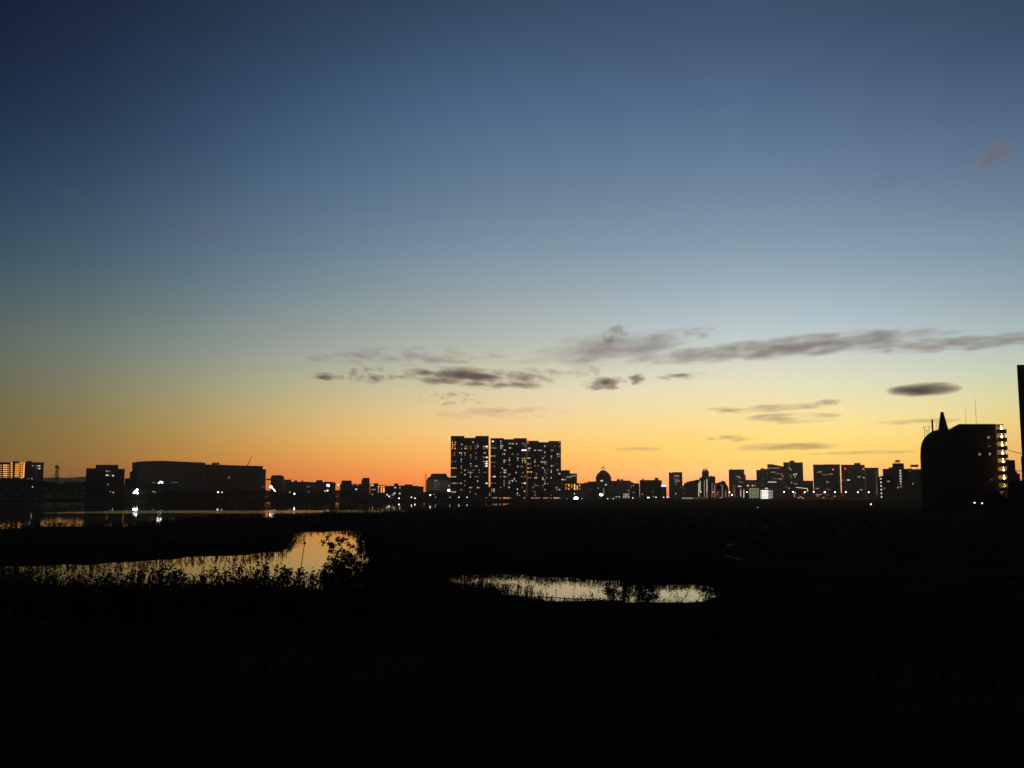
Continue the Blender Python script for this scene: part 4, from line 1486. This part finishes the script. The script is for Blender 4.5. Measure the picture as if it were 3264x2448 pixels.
SM = [  # px, py, key, radius in px, label
    (104, 1552, 'lampf', 2.6, 'small dim lamp below the right end of the orange lit block'),
    (361, 1570, 'lampf', 2.8, 'small white lamp below the stepped office'),
    (352, 1567, 'lampf', 1.6, 'tiny lamp just left of the small white one below the stepped office'),
    (486, 1567, 'lampf', 1.7, 'left one of three tiny lamps below the left end of the warehouse'),
    (491, 1567, 'lampf', 1.7, 'middle one of three tiny lamps below the left end of the warehouse'),
    (494, 1569, 'lampf', 1.7, 'right one of three tiny lamps below the left end of the warehouse'),
    (695.4, 1569, 'lamp', 3.2, 'bright white lamp at the foot of the warehouse middle'),
    (708, 1569, 'lamps', 2.4, 'smaller lamp right next to the bright one at the warehouse middle'),
    (924, 1569, 'lampf', 2.8, 'soft lamp under the long low block with roof humps'),
    (938.6, 1574, 'lamp', 3.4, 'sharp white lamp below the long low block with roof humps'),
    (1001.5, 1535, 'lampf', 2.4, 'bluish lamp on the roofline left of the low block penthouse'),
    (1030.5, 1535, 'lampf', 2.4, 'bluish lamp on the roofline right of the low block penthouse'),
    (1044, 1563.5, 'lamp', 3.0, 'white lamp straight below the dazzling pair of floodlights'),
    (1035.5, 1565, 'lamps', 2.0, 'small lamp left of the one below the dazzling floodlights'),
    (1078.5, 1545, 'lamps', 3.0, 'lone white lamp left of the flat topped block with penthouse'),
    (1187.5, 1576, 'lampf', 2.2, 'faint lamp below the two short yellow lit strips'),
    (1240.6, 1582, 'lamps', 3.0, 'white lamp above the pale light strip left of the hipped hall'),
    (1272, 1588, 'lamps', 3.2, 'round white lamp low on the bank right of the pale light strip'),
    (1311.5, 1585, 'lamps', 2.6, 'tall oval lamp left of the utility pole foot'),
    (1322.8, 1588, 'lamps', 2.9, 'round lamp right of the tall oval one near the utility pole foot'),
    (1371.6, 1578, 'lamp', 3.0, 'bright lamp on the bank below the hipped roof hall'),
    (1383.5, 1576, 'lampf', 1.8, 'tiny lamp right of the bright one below the hipped roof hall'),
    (1388.6, 1585, 'lampf', 2.0, 'dim lamp low below the hipped roof hall'),
    (1431.6, 1549, 'lampf', 2.4, 'soft lamp above the white lamp cluster at the hall corner'),
    (1434.4, 1585, 'lampf', 2.2, 'dim lamp below the left edge of the tallest apartment tower'),
    (1462.8, 1585, 'lamps', 2.3, 'lamp below the left third of the tallest apartment tower'),
    (1489, 1585, 'lamps', 2.3, 'lamp below the middle of the tallest apartment tower'),
    (1550, 1587, 'lampf', 1.6, 'faint lamp below the right edge of the tallest apartment tower'),
    (1808, 1590, 'lampf', 1.8, 'faint lamp left of the brightest round floodlight'),
    (1855, 1589, 'lampf', 2.2, 'dim lamp right of the brightest round floodlight'),
    (1831, 1574, 'ylamp', 2.0, 'small yellowish lamp just above the brightest round floodlight'),
    (1937, 1590, 'lamps', 2.4, 'lamp low on the bank right of the domed building floodlight'),
    (1955, 1590, 'lamps', 2.2, 'lamp low on the bank below the pale block with chimneys'),
    (1964, 1584, 'ylamp', 1.9, 'left of two yellowish lamps under the pale block with chimneys'),
    (1974, 1583.5, 'ylamp', 1.9, 'right of two yellowish lamps under the pale block with chimneys'),
    (2017, 1587, 'lamps', 2.4, 'lamp right of the tiny block with a grid of windows'),
    (2083, 1582, 'lampf', 2.0, 'dim lamp below the right end of the black slab block'),
    (2091, 1585, 'lamps', 2.3, 'white lamp below the right end of the black slab block'),
    (2115.5, 1585, 'lamps', 2.2, 'lamp below the blue white billboard'),
    (2127, 1585, 'lamps', 2.4, 'lamp right of the one below the blue white billboard'),
    (2133.5, 1585.5, 'lampf', 2.2, 'dim lamp at the foot of the lone pale slab office'),
    (2154, 1574, 'lampf', 2.2, 'small lamp below the lit floor lines of the pale slab office'),
    (2234.5, 1568.5, 'lamps', 2.2, 'lamp between the stairwell light strips under the three spires'),
    (2325.5, 1569, 'lamp', 2.6, 'white lamp below the left edge of the notched office tower'),
    (2333, 1577.5, 'lamp', 2.6, 'white lamp lower right of the one under the notched office tower'),
    (2381, 1569, 'lamp', 2.3, 'white lamp left of the dim green lit grid'),
    (2559, 1588.5, 'lamps', 2.0, 'lamp low under the right end of the yellow lit canopy'),
]
for px, py, k, r, lab in SM:
    d = FB if px < 1790 else 1250
    lamp(lab, px, py, d, k, r * .72 * d / F, 2.0, arm=R.choice((-1.5, 1.5)))
ORD = ['first', 'second', 'third', 'fourth', 'fifth', 'sixth', 'seventh', 'eighth', 'last']
ROADL = [(2499.5, 1568.5), (2528, 1568), (2565, 1569), (2593.5, 1568), (2629, 1569), (2661.5, 1569), (2696, 1568.5), (2734.5, 1569), (2769, 1569)]
for i, (px, py) in enumerate(ROADL):
    r = 2.6 if i in (4,) else 1.9
    lamp('%s from the left of the nine road lamps along the right embankment' % ORD[i], px, py, 1206, 'lamp', r * 1206 / F, za + .005, group='road lamps along the right embankment', arm=2.2)
lamp('small white lamp at the dark foot of the right embankment', 2776, 1607, 300, 'lamps', 2.4 * 300 / F, 1.2, arm=.8)
lamp('tiny white lamp alone on the dark flood plain below the brilliant deck building', 2415.5, 1617.5, 240, 'lampf', 1.6 * 240 / F, 1.0, arm=.6)
lamp('left lamp of the pair at the foot of the rounded building', 3106.5, 1602.5, 262, 'lamps', 2.5 * 262 / F, .8, arm=.5)
lamp('right lamp of the pair at the foot of the rounded building', 3130.5, 1604, 262, 'lamps', 2.4 * 262 / F, .8, arm=.5)


def car(label, px, d, z, key):
    """parked car seen from behind on the far bank"""
    root = thing('parked_car', label, 'car', (xat(px, d, 1590), d, z))
    bm = bmesh.new()
    prism(bm, [(-2.1, .35), (2.1, .35), (2.15, .85), (1.35, .95), (.8, 1.45), (-1.1, 1.45), (-1.7, .95), (-2.15, .9)], 0, 1.7)
    bm_obj('body', bm, M['car'], root)
    for x in (-1.3, 1.3):
        bm = bmesh.new()
        tube(bm, (x, -.06, .33), (x, .2, .33), .33, .33, 12)
        bm_obj('wheel', bm, M['black'], root)
    for x in (-2.0, 2.0):
        bm = bmesh.new()
        box(bm, x - .22, x + .22, -.08, -.003, .62, .85)
        bm_obj('headlight', bm, G[key], root)
    return root


B = Building('kiosk', 'tiny kiosk with a white window over a pink one below the black slab block', 'kiosk', 2058, 2073, 1215, 1215, 4, 2, 'dark')
B.wall([(2058, 2073, 1582.5)])
B.win(2066.5, 1586, 7.5, 3, 'W')
B.win(2064.5, 1592.5, 7, 3, 'p')

# ---- things by the water in the near ground
root = thing('marker_pole', 'thin leaning pole with a ball on top standing in the bright pond', 'pole', tuple(at(945, 1846, 57)))
tp = at(971, 1731, 57) - root.location
bm = bmesh.new()
tube(bm, (0, 0, -1.6), tp, .030, .026, 8)
bm_obj('pole', bm, M['timber'], root)
bm = bmesh.new()
ball(bm, tp, .105, 12)
bm_obj('ball', bm, M['darkmetal'], root)

root = thing('post_rail_fence', 'low wooden post and rail fence along the near side of the right pool', 'fence', tuple(at(1690, 1935, 46)))
p0, p1 = at(1640, 1899.5, 46.5) - root.location, at(1925, 1913.5, 44.5) - root.location
for dz, n_ in ((0, 'rail'), (-.42, 'rail')):
    bm = bmesh.new()
    prev = p0 + Vector((0, 0, dz))
    for i in range(1, 13):
        c = p0.lerp(p1, i / 12) + Vector((0, 0, dz + R.uniform(-.012, .012)))
        tube(bm, prev, c, .028, .028, 6, False)
        prev = c
    bm_obj(n_, bm, M['timber'], root)
for i in range(8):
    c = p0.lerp(p1, i / 7)
    bm = bmesh.new()
    tube(bm, (c.x + R.uniform(-.02, .02), c.y + .05, c.z - 1.5), (c.x, c.y + .05, c.z + .07), .045, .04, 7)
    bm_obj('post', bm, M['timber'], root)


def handrail(label, pa, pb, d0, d1, bend=None):
    a, b_ = at(*pa, d0), at(*pb, d1)
    root = thing('handrail', label, 'handrail', (a.x, a.y, a.z - .85))
    pts = [a] + ([bend] if bend else []) + [b_]
    bm = bmesh.new()
    for s, e in zip(pts, pts[1:]):
        tube(bm, s - root.location, e - root.location, .06, .06, 6)
    bm_obj('rail', bm, M['white'], root)
    for q in (a, b_):
        bm = bmesh.new()
        w = q - root.location
        tube(bm, (w.x, w.y + .06, w.z - .95), (w.x, w.y + .06, w.z - .0), .03, .03, 6)
        bm_obj('post', bm, M['black'], root)


handrail('short pale kinked handrail on the dark ground at the right', (2317, 1738), (2342, 1733.5), 60, 60, at(2329, 1737, 60))
handrail('pale straight handrail sloping down below the kinked one', (2317, 1773), (2362, 1783.5), 56, 56)
handrail('tiny pale bar on the dark ground right of the pool', (2435, 1683), (2446, 1683), 85, 85)


# ------------------------------------------------------------------ clouds: real volumes far beyond the town
def cloud_mat(dens, seed, shear, nscale, thr, amp, col, detail=5.0):
    m, n, l = newmat('cloud_vapour')
    n.remove(n['Principled BSDF'])
    pv = n.new('ShaderNodeVolumePrincipled')
    pv.inputs['Color'].default_value = (*col, 1)
    pv.inputs['Anisotropy'].default_value = .45
    tc = n.new('ShaderNodeTexCoord')
    ln = n.new('ShaderNodeVectorMath')
    ln.operation = 'LENGTH'
    l.new(tc.outputs['Object'], ln.inputs[0])
    mp = n.new('ShaderNodeMapping')
    mp.inputs['Location'].default_value = (seed * 7.3, seed * 3.1, seed * 1.7)
    mp.inputs['Rotation'].default_value = (0, shear, 0)
    mp.inputs['Scale'].default_value = nscale
    l.new(tc.outputs['Object'], mp.inputs['Vector'])
    no = n.new('ShaderNodeTexNoise')
    no.inputs['Scale'].default_value = 1
    no.inputs['Detail'].default_value = detail
    no.inputs['Roughness'].default_value = .6
    l.new(mp.outputs[0], no.inputs['Vector'])

    def mth(op, a, b, clamp=False):
        q = n.new('ShaderNodeMath')
        q.operation = op
        q.use_clamp = clamp
        for i, v in enumerate((a, b)):
            if isinstance(v, (int, float)): q.inputs[i].default_value = v
            else: l.new(v, q.inputs[i])
        return q.outputs[0]
    shape = mth('SUBTRACT', 1.0, mth('POWER', ln.outputs['Value'], 2.6))
    noise = mth('MULTIPLY', mth('SUBTRACT', no.outputs['Fac'], .5), amp)
    d = mth('SUBTRACT', mth('ADD', mth('MULTIPLY', shape, .55), noise), thr, True)
    d = mth('MULTIPLY', mth('MULTIPLY', d, mth('MULTIPLY', shape, 3.0, True)), dens)
    l.new(d, pv.inputs['Density'])
    l.new(pv.outputs[0], n['Material Output'].inputs['Volume'])
    try:
        m.cycles.volume_step_rate = .35
    except Exception:
        pass
    return m


def cloud(label, x0, x1, y0, y1, d, tau, seed, tilt=0.0, thr=.15, amp=1.6, ns=11.0, stretch=3.0, col=(.97, .82, .88), detail=6.0, shear=0.0):
    c = at((x0 + x1) / 2, (y0 + y1) / 2, d)
    u = d / F
    hw, hh = (x1 - x0) / 2 * u * 1.12, (y1 - y0) / 2 * u * 1.25
    dep = max(hh * 1.3, min(hw * .4, 160))
    fr = ns * .16      # features per half height
    nsc = (fr * hw / hh / stretch, .5, fr)
    bm = bmesh.new()
    bmesh.ops.create_icosphere(bm, subdivisions=3, radius=1.0)
    o = bm_obj('cloud', bm, cloud_mat(1.35 * tau / dep, seed, shear, nsc, thr, amp * 1.7, col, detail))
    o.location = c
    az = math.atan2(c.x, c.y)
    o.rotation_euler = (0, math.radians(-tilt), -az)
    o.scale = (hw, dep, hh)
    tag(o, label, 'cloud')
    return o


D0 = 9000
PINK = (1.0, .93, .90)
CL = [
    ('longest mauve cloud streak, stretched over the right half of the sky', 2030, 2990, 1074, 1140, D0, 1.1, 1, 1.8, -.0, 1.25, 15, 5),
    ('thin grey cloud tail continuing the long streak to the right edge', 2760, 3420, 1070, 1116, D0 + 200, .85, 2, -1, .0, 1.25, 14, 5),
    ('feathery cloud fanning out at the left end of the long streak', 1640, 2280, 1062, 1164, D0 - 200, .75, 3, 5, .12, 1.6, 15, 5),
    ('small grey puff above the feathery left end of the long streak', 1905, 2020, 1040, 1096, D0 - 500, .8, 4, 4, .12, 1.6, 9, 2),
    ('faint wisp above the middle of the long streak', 2170, 2290, 1042, 1080, D0 + 400, .6, 5, 3, .2, 1.8, 9, 3),
    ('very faint broad cloud band left of the long streak', 940, 1680, 1108, 1166, D0 + 600, .45, 6, 1, .22, 2.2, 14, 4),
    ('ragged dark cloud row directly above the apartment towers', 1250, 1760, 1174, 1238, D0 - 800, 1.9, 7, -2.5, .10, 1.7, 13, 4),
    ('thin ragged right end of the cloud row above the towers', 1600, 1830, 1172, 1214, D0 - 900, .8, 8, 2, .2, 2.0, 9, 3),
    ('small flat cloud fleck, leftmost of the row above the towers', 985, 1100, 1188, 1214, D0 - 700, 1.3, 9, 0, .14, 1.7, 7, 3),
    ('broken cloud flecks between the leftmost fleck and the ragged row', 1100, 1260, 1170, 1222, D0 - 750, 1.4, 10, -2, .26, 2.3, 12, 2.4),
    ('compact brownish cloud right of the ragged cloud row', 1850, 2000, 1202, 1244, D0 - 1000, 1.7, 11, 4, .08, 1.5, 9, 3),
    ('small round cloud puff right of the compact brownish cloud', 1998, 2062, 1190, 1226, D0 - 1050, 1.5, 12, 3, .10, 1.5, 8, 1.8),
    ('faint wisp above the compact brownish cloud', 1800, 1930, 1164, 1204, D0 - 1000, .6, 13, 0, .18, 1.9, 9, 2.5),
    ('thin dashed cloud line right of the round puff', 2085, 2255, 1188, 1210, D0 - 900, 1.2, 14, 1, .18, 1.8, 7, 4),
    ('dark smooth lens shaped cloud floating over the rounded building', 2832, 3062, 1222, 1262, D0 - 1500, 2.6, 15, 0, .02, .8, 6, 4),
    ('thin cloud bar low on the right, upper of the long pair', 2230, 2620, 1290, 1314, D0 + 1200, 1.2, 16, 1, .10, 1.3, 6, 6),
    ('fainter cloud bar just below the upper one low on the right', 2370, 2680, 1316, 1350, D0 + 1300, .9, 17, 0, .14, 1.5, 7, 6),
    ('short cloud dash right of the upper low cloud bar', 2595, 2690, 1272, 1292, D0 + 1100, .9, 18, 0, .10, 1.3, 6, 4),
    ('narrow orange tinged cloud bar just above the right skyline', 2320, 2700, 1412, 1436, D0 + 2500, 1.0, 19, 0, .08, 1.2, 6, 6),
    ('short cloud patch above the narrow bar over the right skyline', 2240, 2400, 1386, 1408, D0 + 2400, .7, 20, -1, .14, 1.5, 7, 4),
    ('thin hairline cloud running right from the narrow low bar', 2560, 2930, 1436, 1450, D0 + 2600, .6, 21, 0, .10, 1.2, 6, 8),
    ('faint short cloud line low over the domed building', 1950, 2120, 1424, 1440, D0 + 2600, .5, 22, 0, .10, 1.3, 6, 5),
    ('faint haze bar behind the roof masts of the rounded building', 2800, 3060, 1332, 1352, D0 + 1800, .5, 23, 0, .12, 1.4, 6, 6),
    ('small faint cloud bits under the ragged cloud row', 1330, 1560, 1248, 1292, D0 - 300, .7, 24, 0, .34, 2.6, 14, 2.5),
    ('faint pinkish cloud streaks right above the apartment towers', 1380, 1820, 1296, 1340, D0 + 500, .35, 28, 1, .2, 2.0, 10, 4),
]
for lab, x0, x1, y0, y1, d, tau, sd_, ti, th, am, ns, st in CL:
    cloud(lab, x0, x1, y0, y1, d, tau, sd_, ti, th, am, ns, st)
cloud('small pale pinkish cloud high in the upper right sky', 3085, 3225, 452, 536, 12000, .55, 25, 14, .16, 1.8, 9, 2, PINK)
cloud('very faint small pale cloud high in the left sky', 175, 275, 608, 642, 12000, .40, 26, 0, .16, 1.8, 8, 3, PINK)
cloud('very faint wide pale cloud in the left sky', 500, 740, 668, 760, 12000, .22, 27, 0, .2, 2.0, 10, 3, PINK)
cloud('faint grey cloud smudge below the pale upper right cloud', 2770, 2880, 560, 610, 12000, .3, 29, 6, .18, 1.8, 9, 2.5, (.6, .55, .55))

# the sun has set: its light only reaches the high clouds from below the horizon
sl = bpy.data.lights.new('sun', 'SUN')
sl.energy = .6
sl.angle = math.radians(.5)
sl.color = (1, .70, .58)
so = bpy.data.objects.new('sun', sl)
COL.objects.link(so)
so.rotation_euler = (math.radians(90 + 2), 0, math.radians(180 - 17))
so.rotation_euler = Vector((-math.sin(math.radians(17)), -math.cos(math.radians(17)), math.tan(math.radians(2)))).to_track_quat('-Z', 'Y').to_euler()

# ------------------------------------------------------------------ dusk haze over the whole scene
m, n, l = newmat('dusk_haze')
n.remove(n['Principled BSDF'])
pv = n.new('ShaderNodeVolumePrincipled')
pv.inputs['Color'].default_value = (1.0, .96, .93, 1)
pv.inputs['Density'].default_value = HAZE
pv.inputs['Anisotropy'].default_value = .8
l.new(pv.outputs[0], n['Material Output'].inputs['Volume'])
try:
    m.cycles.homogeneous_volume = True
except Exception:
    pass
bm = bmesh.new()
box(bm, -6200, 6200, -6200, 6200, -2.4, 190)
tag(bm_obj('haze', bm, m), 'thin brownish dusk haze over the far town', 'haze', kind='stuff')
